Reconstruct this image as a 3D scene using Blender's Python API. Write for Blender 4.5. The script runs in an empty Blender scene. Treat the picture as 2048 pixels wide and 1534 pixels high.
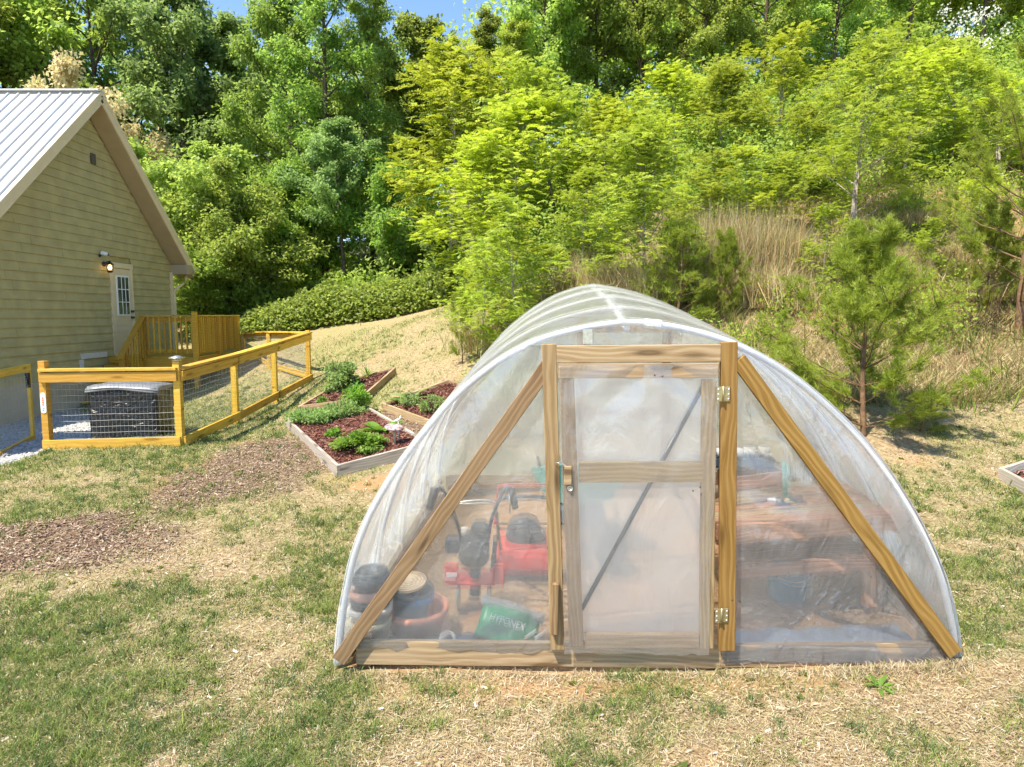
import bpy, bmesh, math, random
import numpy as np
from mathutils import Vector, Matrix

# ------------------------------------------------------------------ camera, sky, sun, exposure
sc = bpy.context.scene
COL = sc.collection
R = math.radians
cam_d = bpy.data.cameras.new('camera'); cam = bpy.data.objects.new('camera', cam_d); COL.objects.link(cam)
cam_d.sensor_width = 36.0; cam_d.lens = 24.0; cam_d.clip_start = 0.05; cam_d.clip_end = 600
cam.location = (0, 0, 2.08); cam.rotation_euler = (R(90 - 5.73), 0, 0)
sc.camera = cam
SUN_DIR = Vector((0.45, 0.38, -1.0)).normalized()          # the way the light travels
world = bpy.data.worlds.new('World'); sc.world = world; world.use_nodes = True
wn = world.node_tree.nodes; wl = world.node_tree.links
sky = wn.new('ShaderNodeTexSky'); sky.sky_type = 'NISHITA'; sky.sun_disc = False
sky.sun_elevation = math.asin(-SUN_DIR.z); sky.sun_rotation = math.atan2(-SUN_DIR.x, -SUN_DIR.y)
sky.air_density = 1.0; sky.dust_density = 0.0; sky.ozone_density = 4.0; sky.altitude = 600
wl.new(sky.outputs[0], wn['Background'].inputs[0]); wn['Background'].inputs[1].default_value = 0.15
sun_d = bpy.data.lights.new('sun', 'SUN'); sun = bpy.data.objects.new('sun', sun_d); COL.objects.link(sun)
sun_d.energy = 5.0; sun_d.angle = R(0.53); sun_d.color = (1.0, 0.92, 0.78)
sun.rotation_euler = SUN_DIR.to_track_quat('-Z', 'Y').to_euler(); sun.location = (-10, -10, 30)
vs = sc.view_settings
vs.view_transform = 'Standard'; vs.look = 'None'; vs.gamma = 1.0; vs.exposure = 1.03; vs.use_curve_mapping = False
sc.render.engine = 'CYCLES'
cy = sc.cycles
cy.use_denoising = True; cy.max_bounces = 7; cy.diffuse_bounces = 3; cy.glossy_bounces = 2; cy.use_adaptive_sampling = True; cy.adaptive_threshold = 0.03
cy.transmission_bounces = 4; cy.transparent_max_bounces = 16; cy.sample_clamp_indirect = 6.0
cy.caustics_reflective = False; cy.caustics_refractive = False

rng = np.random.default_rng(7); random.seed(7)

# ------------------------------------------------------------------ terrain height
CP = np.array([
(0,0,-.12),(0,3,-.05),(-3,3,-.14),(3,3,.03),(-7,0,-.5),(7,0,.2),(0,-8,-.6),(-10,-8,-1.2),(10,-8,-.2),
(-.95,4.0,-.09),(.7,3.95,-.055),(2.6,3.88,.05),(.8,7.3,.30),(-.9,7.3,.2),(2.6,7.3,.45),(4.9,7,.45),(4.1,7.9,.75),(6,8,.7),(7,9.6,1.6),(6,4,.25),(10,5,.7),(13,8,1.8),
(-3.9,5.2,-.02),(-6,4,-.2),(-2,7.9,.2),(-3.5,10.7,.38),(-1.4,9.2,.45),(-2.0,11,.62),(-.7,10,.75),(-4.44,9.1,.33),(-6.1,8.9,.3),(-8,9,.15),(-8,11,.1),(-9.6,12.8,.02),(-9.6,16,.15),(-7.5,16,.3),(-9.6,20,.9),(-4.6,15.3,.66),(-6,20,1.6),
(-3,14,1.0),(-1,12,1.15),(1,11,1.25),(-1.5,20,2.55),(-2.5,17,1.8),(4,11,1.9),(2.5,9.5,1.05),(5,12.5,2.6),(4,15,3.9),(8,13,3.6),(10,16,5.2),(0,16,2.5),(1,20,3.8),(6,20,6.2),(12,22,8.2),(0,30,6.5),(10,34,13),(22,20,10),(20,34,15),(20,10,4),
(-10,27,2.4),(-16,30,2.5),(-5,30,3.8),(-20,15,.1),(-20,3,-.8),(-40,20,0),(-40,50,3),(0,60,12),(30,60,22),(40,20,14),(-30,-12,-2),(40,-12,1),(-15,60,6),(60,40,24),(-60,0,-2),(60,0,8)], float)
def _tps(r2): return np.where(r2 > 1e-12, r2 * np.log(r2 + 1e-12) * .5, 0.)
def _fit(c, lam=.02):
    n = len(c); d = ((c[:, None, :2] - c[None, :, :2]) ** 2).sum(-1)
    A = np.zeros((n + 3, n + 3)); A[:n, :n] = _tps(d) + lam * np.eye(n); A[:n, n] = 1; A[:n, n + 1:] = c[:, :2]; A[n:, :n] = A[:n, n:].T
    b = np.zeros(n + 3); b[:n] = c[:, 2]; return np.linalg.solve(A, b)
_W = _fit(CP)
_TAB = np.random.default_rng(3).random((256, 256))
def vnoise(x, y, s=1.0, k=0):
    x = np.asarray(x, float) * s + 37.3 * k + 1000; y = np.asarray(y, float) * s + 91.7 * k + 1000
    i = np.floor(x).astype(int); j = np.floor(y).astype(int); u = x - i; v = y - j
    u = u * u * (3 - 2 * u); v = v * v * (3 - 2 * v)
    T = lambda a, b: _TAB[a % 256, b % 256]
    return (T(i, j) * (1 - u) + T(i + 1, j) * u) * (1 - v) + (T(i, j + 1) * (1 - u) + T(i + 1, j + 1) * u) * v
def fbm(x, y, s=1.0, k=0, o=4):
    t = 0; a = .5; n = 0
    for q in range(o): t = t + a * vnoise(x, y, s * 2 ** q, k + q); n += a; a *= .5
    return t / n
def H(x, y):
    x = np.asarray(x, float); y = np.asarray(y, float)
    s = _W[-3] + _W[-2] * x + _W[-1] * y
    for i, c in enumerate(CP): s = s + _W[i] * _tps((x - c[0]) ** 2 + (y - c[1]) ** 2)
    return s + (fbm(x, y, 1.6, 5, 3) - .5) * .07 + (fbm(x, y, 7, 9, 2) - .5) * .02
def h(x, y): return float(H(x, y))
def smooth(a, b, t): t = np.clip((t - a) / (b - a), 0, 1); return t * t * (3 - 2 * t)
def seg_d(x, y, a, b):
    ax, ay = a; bx, by = b; L = (bx - ax) ** 2 + (by - ay) ** 2
    t = np.clip(((x - ax) * (bx - ax) + (y - ay) * (by - ay)) / L, 0, 1)
    return np.hypot(x - ax - t * (bx - ax), y - ay - t * (by - ay))
def zones(x, y):
    """what lies on the ground: chips, gravel, green, clay, wood (0..1 each)"""
    x = np.asarray(x, float); y = np.asarray(y, float)
    n = fbm(x, y, .9, 20, 4) - .5; n2 = fbm(x, y, 3.0, 30, 3) - .5
    d1 = seg_d(x, y, (-5.6, 5.75), (-4.0, 6.2)) / .72; d2 = seg_d(x, y, (-3.5, 7.5), (-2.8, 9.1)) / .85; d3 = seg_d(x, y, (-1.9, 10.3), (-1.1, 9.0)) / .4
    chips = np.maximum(np.maximum(1 - smooth(.5, 1.3, d1 + n * 1.5 + n2 * .5), (1 - smooth(.55, 1.3, d2 + n * 1.6)) * .9), (1 - smooth(.6, 1.2, d3 + n)))
    gx = -5.95 - .35 * np.clip((9.0 - y), 0, 4) + n * .6
    front = smooth(7.6, 8.0, y + n)
    grav = smooth(0, .15, gx - x) * front * (1 - smooth(14.5, 15.2, y))
    inside = (x < -4.45) & (y > 9.1) & (y < 15)
    gi = smooth(0, .25, (-5.75 - .9 * np.clip(y - 10.6, 0, 9) + n * .5) - x); grav = np.where(inside, gi, grav)
    green = np.clip(.44 + n * 1.5 + n2 * 1.1 + .26 * smooth(0, 1, 1 - np.hypot((x + 1.9) / 2.6, (y - 4.6) / 1.7)) + .5 * np.exp(-((x + 4.9) ** 2 / 3 + (y - 8.55) ** 2 / .22)) + .1 * smooth(2, -2, x), 0, 1)
    green = green + .14 * np.exp(-((x - .3) ** 2 / 1.5 + (y - 3.2) ** 2 / .3)) - .22 * smooth(1.0, 2.4, x) * smooth(4.5, 3.2, y)
    green = np.where(inside, np.maximum(green, .85), green)
    green = green + .3 * np.exp(-((x + 3.9) ** 2 / .35)) * smooth(8.8, 9.6, y) * smooth(15.5, 14, y)
    forest = smooth(19.5, 22, y + x * .35 * (x < 0)) * (x < 1) + smooth(15, 18, y + .1 * x) * (x >= 1)
    bank = smooth(9.5, 11.5, y) * smooth(1.5, 3.5, x) * (1 - forest)
    clay = np.clip(smooth(.12, .28, fbm(x, y, 1.1, 44, 4) - .5) * .9 + .55 * bank * smooth(0.0, .2, n2) + .8 * np.exp(-((x - .6) ** 2 / 3.5 + (y - 3.72) ** 2 / .012)), 0, 1)
    aa = R(2); lx_ = (x - .75) * math.cos(aa) - (y - 3.92) * math.sin(aa); ly_ = (x - .75) * math.sin(aa) + (y - 3.92) * math.cos(aa)
    ing = (ly_ > .0) & (ly_ < 3.1) & (np.abs(lx_ - .05) < 1.85); clay = np.where(ing, .40 + .5 * smooth(-.1, .2, n2), clay)
    green = np.where(ing, 0, np.clip(green * (1 - .5 * bank), 0, 1))
    return dict(chips=np.clip(chips, 0, 1), grav=grav, green=np.clip(green, 0, 1), clay=clay, forest=np.clip(forest, 0, 1))

# ------------------------------------------------------------------ helpers: objects
def tag(o, label=None, cat=None, group=None, kind=None):
    if label: o['label'] = label
    if cat: o['category'] = cat
    if group: o['group'] = group
    if kind: o['kind'] = kind
    return o
def thing(name, label, cat, loc=(0, 0, 0), group=None, rz=0.0):
    o = bpy.data.objects.new(name, None); COL.objects.link(o); o.location = loc; o.rotation_euler = (0, 0, rz)
    o.empty_display_size = .1
    return tag(o, label, cat, group)
def obj(name, me, mat=None, parent=None, loc=(0, 0, 0), rot=None):
    o = bpy.data.objects.new(name, me); COL.objects.link(o)
    if mat is not None and len(me.materials) == 0: me.materials.append(mat)
    o.location = loc
    if rot is not None: o.rotation_euler = rot
    if parent is not None: o.parent = parent
    return o
def mesh(name, V, Fs, smooth_=False):
    me = bpy.data.meshes.new(name); me.from_pydata([tuple(v) for v in V], [], [tuple(f) for f in Fs]); me.update()
    if smooth_: me.polygons.foreach_set('use_smooth', [True] * len(me.polygons))
    return me
def amesh(name, V, K, F=None, col=None, fl=None, smooth_=False):
    """fast mesh: V (N,3); faces are consecutive runs of K verts, or F (M,K)"""
    V = np.ascontiguousarray(V, np.float32); me = bpy.data.meshes.new(name)
    if F is None: F = np.arange(len(V), dtype=np.int32).reshape(-1, K)
    F = np.ascontiguousarray(F, np.int32); m = len(F)
    me.vertices.add(len(V)); me.vertices.foreach_set('co', V.ravel())
    me.loops.add(m * K); me.loops.foreach_set('vertex_index', F.ravel())
    me.polygons.add(m); me.polygons.foreach_set('loop_start', np.arange(0, m * K, K, dtype=np.int32)); me.polygons.foreach_set('loop_total', np.full(m, K, np.int32))
    if smooth_: me.polygons.foreach_set('use_smooth', np.ones(m, bool))
    if col is not None:
        a = me.color_attributes.new('col', 'FLOAT_COLOR', 'POINT'); c = np.ones((len(V), 4), np.float32); c[:, :3] = col; a.data.foreach_set('color', c.ravel())
    if fl is not None:
        a = me.attributes.new('v', 'FLOAT', 'POINT'); a.data.foreach_set('value', np.ascontiguousarray(fl, np.float32))
    me.update(calc_edges=True); return me
_boxcache = {}
def box_mesh(sx, sy, sz, bev=.004):
    k = (round(sx, 4), round(sy, 4), round(sz, 4), bev)
    if k in _boxcache: return _boxcache[k].copy()
    bm = bmesh.new(); bmesh.ops.create_cube(bm, size=1.0); bmesh.ops.scale(bm, vec=(sx, sy, sz), verts=bm.verts)
    b = min(bev, .3 * min(sx, sy, sz))
    if b > 0: bmesh.ops.bevel(bm, geom=bm.edges[:], offset=b, segments=1, affect='EDGES')
    me = bpy.data.meshes.new('box'); bm.to_mesh(me); bm.free(); _boxcache[k] = me; return me.copy()
def box(name, size, loc, mat, parent=None, rot=None, bev=.004):
    return obj(name, box_mesh(*size, bev), mat, parent, loc, rot)
def board(name, p0, p1, w, t, mat, parent=None, wide=(0, 0, 1), bev=.003, ext=0.0):
    """a plank from p0 to p1; w is its width along 'wide', t its thickness; local X runs along the grain"""
    p0 = Vector(p0); p1 = Vector(p1); d = p1 - p0; L = d.length + 2 * ext; x = d.normalized()
    z = Vector(wide); z = (z - x * z.dot(x)).normalized(); y = z.cross(x)
    o = obj(name, box_mesh(L, t, w, bev), mat, parent)
    M = Matrix((x, y, z)).transposed().to_4x4(); M.translation = (p0 + p1) / 2
    o.matrix_local = M; return o
def tube_va(pts, rad, seg=8, cap=True):
    pts = [Vector(p) for p in pts]; n = len(pts)
    rad = [rad] * n if not hasattr(rad, '__len__') else rad
    V = []; Fs = []; ref = None
    for i, p in enumerate(pts):
        d = (pts[min(i + 1, n - 1)] - pts[max(i - 1, 0)]).normalized()
        if ref is None: ref = d.orthogonal().normalized()
        ref = (ref - d * ref.dot(d)); ref = ref.normalized() if ref.length > 1e-6 else d.orthogonal().normalized()
        b = d.cross(ref)
        for k in range(seg):
            a = 2 * math.pi * k / seg; V.append(p + (ref * math.cos(a) + b * math.sin(a)) * rad[i])
    for i in range(n - 1):
        for k in range(seg):
            a = i * seg + k; b_ = i * seg + (k + 1) % seg; Fs.append((a, b_, b_ + seg, a + seg))
    if cap: Fs.append(tuple(range(seg - 1, -1, -1))); Fs.append(tuple(range((n - 1) * seg, n * seg)))
    return V, Fs
def tube(name, pts, rad, mat, parent=None, seg=8, loc=(0, 0, 0)):
    V, Fs = tube_va(pts, rad, seg); return obj(name, mesh(name, V, Fs, True), mat, parent, loc)
def bend(pts, n=6):
    """Catmull-Rom through pts"""
    P = [Vector(p) for p in pts]; P = [2 * P[0] - P[1]] + P + [2 * P[-1] - P[-2]]; out = []
    for i in range(1, len(P) - 2):
        for k in range(n):
            t = k / n; a, b, c, d = P[i - 1], P[i], P[i + 1], P[i + 2]
            out.append(.5 * ((2 * b) + (c - a) * t + (2 * a - 5 * b + 4 * c - d) * t * t + (3 * b - a - 3 * c + d) * t ** 3))
    return out + [P[-2]]
def lathe(name, prof, mat, parent=None, seg=28, loc=(0, 0, 0), rot=None, close=False):
    V = []; Fs = []; n = len(prof)
    for r_, z in prof:
        for k in range(seg):
            a = 2 * math.pi * k / seg; V.append((r_ * math.cos(a), r_ * math.sin(a), z))
    for i in range(n - 1):
        for k in range(seg): a = i * seg + k; b = i * seg + (k + 1) % seg; Fs.append((a, b, b + seg, a + seg))
    if close: Fs.append(tuple(range(seg - 1, -1, -1))); Fs.append(tuple(range((n - 1) * seg, n * seg)))
    return obj(name, mesh(name, V, Fs, True), mat, parent, loc, rot)
def join_va(items):
    V = []; Fs = []
    for v, f in items:
        o = len(V); V += list(v); Fs += [tuple(i + o for i in q) for q in f]
    return V, Fs
def boxva(size, c):
    sx, sy, sz = [s / 2 for s in size]; x, y, z = c
    V = [(x + a * sx, y + b * sy, z + d * sz) for a in (-1, 1) for b in (-1, 1) for d in (-1, 1)]
    return V, [(0, 1, 3, 2), (4, 6, 7, 5), (0, 4, 5, 1), (2, 3, 7, 6), (0, 2, 6, 4), (1, 5, 7, 3)]

# ------------------------------------------------------------------ helpers: materials
def mat(name):
    m = bpy.data.materials.new(name); m.use_nodes = True; nt = m.node_tree; nt.nodes.clear(); return m, nt
class N:
    def __init__(s, nt): s.t = nt
    def __call__(s, typ, ins=None, **kw):
        n = s.t.nodes.new('ShaderNode' + typ)
        for k, v in kw.items(): setattr(n, k, v)
        for k, v in (ins or {}).items():
            i = n.inputs[k]
            if hasattr(v, 'bl_idname') and hasattr(v, 'outputs'): s.t.links.new(v.outputs[0], i)
            elif isinstance(v, bpy.types.NodeSocket): s.t.links.new(v, i)
            else: i.default_value = v
        return n
    def out(s, sh): o = s.t.nodes.new('ShaderNodeOutputMaterial'); s.t.links.new(sh.outputs[0], o.inputs[0])
    def ramp(s, fac, stops):
        n = s.t.nodes.new('ShaderNodeValToRGB'); s.t.links.new(fac if isinstance(fac, bpy.types.NodeSocket) else fac.outputs[0], n.inputs[0])
        e = n.color_ramp.elements
        while len(e) < len(stops): e.new(.5)
        for q, (p, c) in zip(e, stops): q.position = p; q.color = (*c, 1) if len(c) == 3 else c
        return n
    def mix(s, fac, a, b, bt='MIX'):
        n = s.t.nodes.new('ShaderNodeMix'); n.data_type = 'RGBA'; n.blend_type = bt
        for i, v in ((0, fac), (6, a), (7, b)):
            if isinstance(v, bpy.types.NodeSocket): s.t.links.new(v, n.inputs[i])
            elif hasattr(v, 'outputs'): s.t.links.new(v.outputs[0], n.inputs[i])
            else: n.inputs[i].default_value = (*v, 1) if (hasattr(v, '__len__') and len(v) == 3) else v
        class O: pass
        n_ = O(); n_.outputs = [n.outputs[2]]; n_.bl_idname = 'mix'; return n_
    def math(s, op, a, b=None, clamp=False):
        n = s.t.nodes.new('ShaderNodeMath'); n.operation = op; n.use_clamp = clamp
        for i, v in ((0, a), (1, b)):
            if v is None: continue
            if isinstance(v, bpy.types.NodeSocket): s.t.links.new(v, n.inputs[i])
            elif hasattr(v, 'outputs'): s.t.links.new(v.outputs[0], n.inputs[i])
            else: n.inputs[i].default_value = v
        return n
def shaded(name, colour, rough=.6, spec=.3, metal=0.0, var=.12, scale=12, bump=.0, bscale=60):
    m, nt = mat(name); n = N(nt); tc = n('TexCoord')
    nz = n('TexNoise', {'Vector': tc.outputs['Object'], 'Scale': scale, 'Detail': 5.0})
    c = tuple(colour); dark = tuple(v * (1 - var) for v in c); lite = tuple(min(1, v * (1 + var)) for v in c)
    cr = n.ramp(nz.outputs[0], [(.3, dark), (.7, lite)])
    p = n('BsdfPrincipled', {'Base Color': cr, 'Roughness': rough, 'Specular IOR Level': spec, 'Metallic': metal})
    if bump: 
        b2 = n('TexNoise', {'Vector': tc.outputs['Object'], 'Scale': bscale, 'Detail': 4.0})
        bp = n('Bump', {'Height': b2.outputs[0], 'Strength': bump, 'Distance': .01}); nt.links.new(bp.outputs[0], p.inputs['Normal'])
    n.out(p); return m
def wood(name, light, mid, dark, knots=True, rough=.62, grey=0.0, ring=9.0, bumpy=.25, val=.82):
    m, nt = mat(name); n = N(nt); tc = n('TexCoord'); oi = n('ObjectInfo')
    off = n('VectorMath', {0: oi.outputs['Random'], 1: (37.0, 11.0, 23.0)}, operation='MULTIPLY')
    ad = n('VectorMath', {0: tc.outputs['Object'], 1: off}, operation='ADD')
    mp = n('Mapping', {'Vector': ad, 'Scale': (.07, .5, 1.0)})
    wn_ = n('TexNoise', {'Vector': n('Mapping', {'Vector': ad, 'Scale': (1.6, 4.0, 6.0)}), 'Scale': 1.0, 'Detail': 2.0})
    wz = n('CombineXYZ', {'Z': n.math('MULTIPLY', n.math('SUBTRACT', wn_.outputs[0], .5), .15)})
    mp = n('VectorMath', {0: mp, 1: wz}, operation='ADD')
    wv = n('TexWave', {'Vector': mp, 'Scale': ring, 'Distortion': 5.0, 'Detail': 2.0, 'Detail Scale': .7, 'Detail Roughness': .4}, wave_type='BANDS', bands_direction='Z')
    mp2 = n('Mapping', {'Vector': ad, 'Scale': (3.0, 90.0, 90.0)})
    fine = n('TexNoise', {'Vector': mp2, 'Scale': 1.0, 'Detail': 4.0})
    big = n('TexNoise', {'Vector': ad, 'Scale': 2.2, 'Detail': 3.0})
    cr = n.ramp(wv.outputs[1], [(.0, light), (.5, mid), (.86, tuple(.4 * a + .6 * b for a, b in zip(dark, mid))), (.95, tuple(.6 * a + .4 * b for a, b in zip(dark, mid))), (1.0, mid)])
    c = n.mix(n.math('MULTIPLY', n.math('SUBTRACT', fine.outputs[0], .3), .9, True), cr, dark)
    c = n.mix(n.math('MULTIPLY', n.math('SUBTRACT', big.outputs[0], .35, True), 1.2, True), c, light)
    if knots:
        mk = n('Mapping', {'Vector': ad, 'Scale': (1.7, 5.0, 9.0)})
        vo = n('TexVoronoi', {'Vector': mk, 'Scale': 1.0, 'Randomness': 1.0})
        kf = n.ramp(vo.outputs['Distance'], [(.0, (1, 1, 1)), (.08, (.75, .75, .75)), (.12, (.9, .9, .9)), (.20, (.25, .25, .25)), (.30, (0, 0, 0))])
        c = n.mix(kf, c, tuple(v * .55 for v in dark))
    hs = n('HueSaturation', {'Color': c.outputs[0], 'Hue': n.math('ADD', .49, n.math('MULTIPLY', oi.outputs['Random'], .02)), 'Value': n.math('ADD', val, n.math('MULTIPLY', oi.outputs['Random'], .36)), 'Saturation': 1.0 - grey})
    p = n('BsdfPrincipled', {'Base Color': hs, 'Roughness': rough, 'Specular IOR Level': .25})
    bp = n('Bump', {'Height': n.math('ADD', n.math('MULTIPLY', wv.outputs[1], .4), fine.outputs[0]), 'Strength': bumpy, 'Distance': .002}); nt.links.new(bp.outputs[0], p.inputs['Normal'])
    n.out(p); return m
def colmat(name, rough=.8, trans=.0, spec=.2, back=1.0):
    """colour comes from the mesh's per-piece colour"""
    m, nt = mat(name); n = N(nt); at = n('Attribute', attribute_name='col')
    d = n('BsdfPrincipled', {'Base Color': at.outputs[0], 'Roughness': rough, 'Specular IOR Level': spec})
    if trans:
        t = n('BsdfTranslucent', {'Color': at.outputs[0]}); d = n('MixShader', {0: trans, 1: d, 2: t})
    n.out(d); return m
def leafmat(name, a, b, c, trans=.42, hv=.05, rough=.5, vv=.35, spec=.3):
    """a..c: colours from darker to paler leaves"""
    m, nt = mat(name); n = N(nt); at = n('Attribute', attribute_name='v'); oi = n('ObjectInfo')
    cr = n.ramp(at.outputs['Fac'], [(0, a), (.5, b), (1, c)])
    hs = n('HueSaturation', {'Color': cr.outputs[0], 'Hue': n.math('ADD', .5 - hv / 2, n.math('MULTIPLY', oi.outputs['Random'], hv)), 'Value': n.math('ADD', 1 - vv / 2, n.math('MULTIPLY', oi.outputs['Random'], vv)), 'Saturation': 1.0})
    d = n('BsdfPrincipled', {'Base Color': hs, 'Roughness': rough, 'Specular IOR Level': spec})
    tcol = n('HueSaturation', {'Color': hs.outputs[0], 'Hue': .492, 'Saturation': 1.05, 'Value': 1.7})
    t = n('BsdfTranslucent', {'Color': tcol.outputs[0]})
    n.out(n('MixShader', {0: trans, 1: d, 2: t})); return m

M = {}
M['wood'] = wood('weathered_lumber', (.42, .29, .155), (.33, .21, .10), (.16, .09, .04), val=.60)
M['wood_gold'] = wood('golden_lumber', (.40, .24, .075), (.32, .175, .04), (.16, .075, .014), val=.62)
M['wood_pale'] = wood('pale_lumber', (.50, .37, .22), (.41, .285, .155), (.22, .13, .055), val=.72)
M['fence'] = wood('stained_fence_wood', (.66, .41, .075), (.60, .355, .05), (.47, .24, .025), ring=6, bumpy=.15)
M['deck'] = wood('stained_deck_wood', (.56, .34, .05), (.50, .29, .03), (.36, .18, .012), ring=6, knots=False, bumpy=.15)
M['grey_wood'] = wood('silvered_board', (.50, .44, .36), (.40, .34, .27), (.24, .19, .14), grey=.15)
M['bench'] = wood('red_brown_bench_wood', (.52, .28, .16), (.42, .20, .11), (.26, .11, .06), knots=False)
M['bark'] = shaded('bark', (.105, .08, .06), .9, .1, var=.5, scale=9, bump=.6, bscale=30)
M['bark_pale'] = shaded('pale_bark', (.30, .26, .21), .9, .1, var=.4, scale=14, bump=.5, bscale=40)
M['pine_bark'] = shaded('pine_bark', (.17, .105, .06), .9, .1, var=.4, scale=14, bump=.6, bscale=40)
M['pvc'] = shaded('white_plastic_pipe', (.80, .80, .80), .35, .5, var=.03)
M['wire'] = shaded('galvanised_wire', (.40, .40, .38), .55, .4, metal=.3, var=.2, scale=60)
M['steel'] = shaded('zinc_steel', (.55, .54, .48), .35, .5, metal=.85, var=.2, scale=60)
M['brass'] = shaded('dull_brass', (.42, .36, .20), .4, .5, metal=.8, var=.2, scale=60)
M['screw'] = shaded('dark_screw_head', (.05, .04, .035), .5, .3)
M['black'] = shaded('black_plastic', (.018, .02, .024), .35, .5)
M['rubber'] = shaded('black_rubber', (.015, .015, .016), .7, .3)
M['red'] = shaded('red_paint', (.62, .035, .02), .35, .5, var=.08)
M['dark_steel'] = shaded('black_tube', (.03, .04, .055), .3, .5, var=.1)
M['engine'] = shaded('dark_engine', (.03, .035, .045), .45, .5, var=.3, scale=30)
M['terracotta'] = shaded('terracotta_plastic', (.58, .22, .13), .55, .3, var=.08)
M['pinkish'] = shaded('faded_terracotta_plastic', (.66, .36, .28), .55, .3, var=.06)
M['potblue'] = shaded('slate_blue_pot', (.035, .055, .075), .45, .4, var=.1)
M['potwhite'] = shaded('off_white_pot', (.68, .65, .58), .55, .3, var=.06)
M['potcream'] = shaded('cream_pot', (.62, .55, .38), .6, .3, var=.06)
M['blue'] = shaded('blue_plastic', (.02, .17, .42), .4, .4, var=.08)
M['bluebucket'] = shaded('teal_blue_bucket', (.01, .30, .55), .4, .4, var=.08)
M['slice'] = shaded('cut_log_face', (.72, .58, .40), .8, .1, var=.2, scale=25)
M['teal'] = shaded('teal_green_plastic', (.10, .42, .36), .45, .4, var=.08)
M['white'] = shaded('white_paint', (.80, .80, .78), .5, .3, var=.03)
M['baggreen'] = shaded('green_printed_plastic', (.02, .27, .12), .3, .5, var=.06)
M['soil'] = shaded('dark_soil', (.06, .04, .028), .95, .1, var=.4, scale=40, bump=.8, bscale=60)
M['mulch'] = shaded('red_brown_mulch', (.13, .05, .035), .95, .1, var=.5, scale=45, bump=.9, bscale=50)
M['yellow'] = shaded('yellow_plastic', (.75, .50, .06), .45, .4)
# ------------------------------------------------------------------ ground
def axis(a, b, fine0, fine1, f, c):
    out = [a]; x = a
    while x < b:
        d = max(fine0 - x, x - fine1, 0); x += f + (c - f) * min(1, (d / 14.0)) ** 1.1 if d > 0 else f; out.append(min(x, b))
    return np.array(out)
gx = axis(-75, 75, -6.5, 5.5, .085, 2.2); gy = axis(-16, 95, 2.2, 11, .085, 2.2)
GX, GY = np.meshgrid(gx, gy); GV = np.stack([GX, GY, H(GX, GY)], -1).reshape(-1, 3)
ny, nx = GX.shape; I = np.arange(nx * ny).reshape(ny, nx)
GF = np.stack([I[:-1, :-1], I[:-1, 1:], I[1:, 1:], I[1:, :-1]], -1).reshape(-1, 4)
gme = amesh('ground', GV, 4, GF, smooth_=True)
Z = zones(GV[:, 0], GV[:, 1])
for k in ('chips', 'grav', 'green', 'clay', 'forest'):
    a = gme.attributes.new(k, 'FLOAT', 'POINT'); a.data.foreach_set('value', np.ascontiguousarray(Z[k], np.float32))
gm, nt = mat('ground_soil_straw_and_chips'); n = N(nt); tc = n('TexCoord')
A = lambda k: n('Attribute', attribute_name=k).outputs['Fac']
n1 = n('TexNoise', {'Vector': tc.outputs['Object'], 'Scale': 26.0, 'Detail': 8.0, 'Roughness': .7})
n2 = n('TexNoise', {'Vector': tc.outputs['Object'], 'Scale': 95.0, 'Detail': 6.0, 'Roughness': .7})
n3 = n('TexNoise', {'Vector': tc.outputs['Object'], 'Scale': 3.0, 'Detail': 4.0})
straw = n.ramp(n1.outputs[0], [(.3, (.20, .135, .07)), (.5, (.38, .28, .16)), (.68, (.52, .43, .28))])
clay = n.ramp(n2.outputs[0], [(.3, (.36, .17, .07)), (.7, (.56, .33, .17))])
green = n.ramp(n2.outputs[0], [(.3, (.16, .17, .05)), (.7, (.32, .33, .12))])
chips = n.ramp(n2.outputs[0], [(.25, (.07, .045, .032)), (.5, (.20, .13, .09)), (.75, (.42, .31, .22))])
vor = n('TexVoronoi', {'Vector': tc.outputs['Object'], 'Scale': 34.0})
grav = n.ramp(vor.outputs['Color'], [(.2, (.30, .29, .27)), (.8, (.62, .61, .58))])
floor_ = n.ramp(n1.outputs[0], [(.3, (.035, .03, .018)), (.6, (.10, .08, .045)), (.75, (.08, .10, .03))])
c = n.mix(A('clay'), straw, clay)
c = n.mix(n.math('MULTIPLY', A('green'), .7), c, green)
c = n.mix(A('chips'), c, chips); c = n.mix(A('grav'), c, grav); c = n.mix(A('forest'), c, floor_)
p = n('BsdfPrincipled', {'Base Color': c.outputs[0], 'Roughness': .95, 'Specular IOR Level': .1})
hgt = n.math('ADD', n1.outputs[0], n.math('MULTIPLY', n2.outputs[0], .5))
bp = n('Bump', {'Height': hgt, 'Strength': .8, 'Distance': .03}); nt.links.new(bp.outputs[0], p.inputs['Normal']); n.out(p)
ground = obj('ground', gme, gm); tag(ground, kind='structure')

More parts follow.
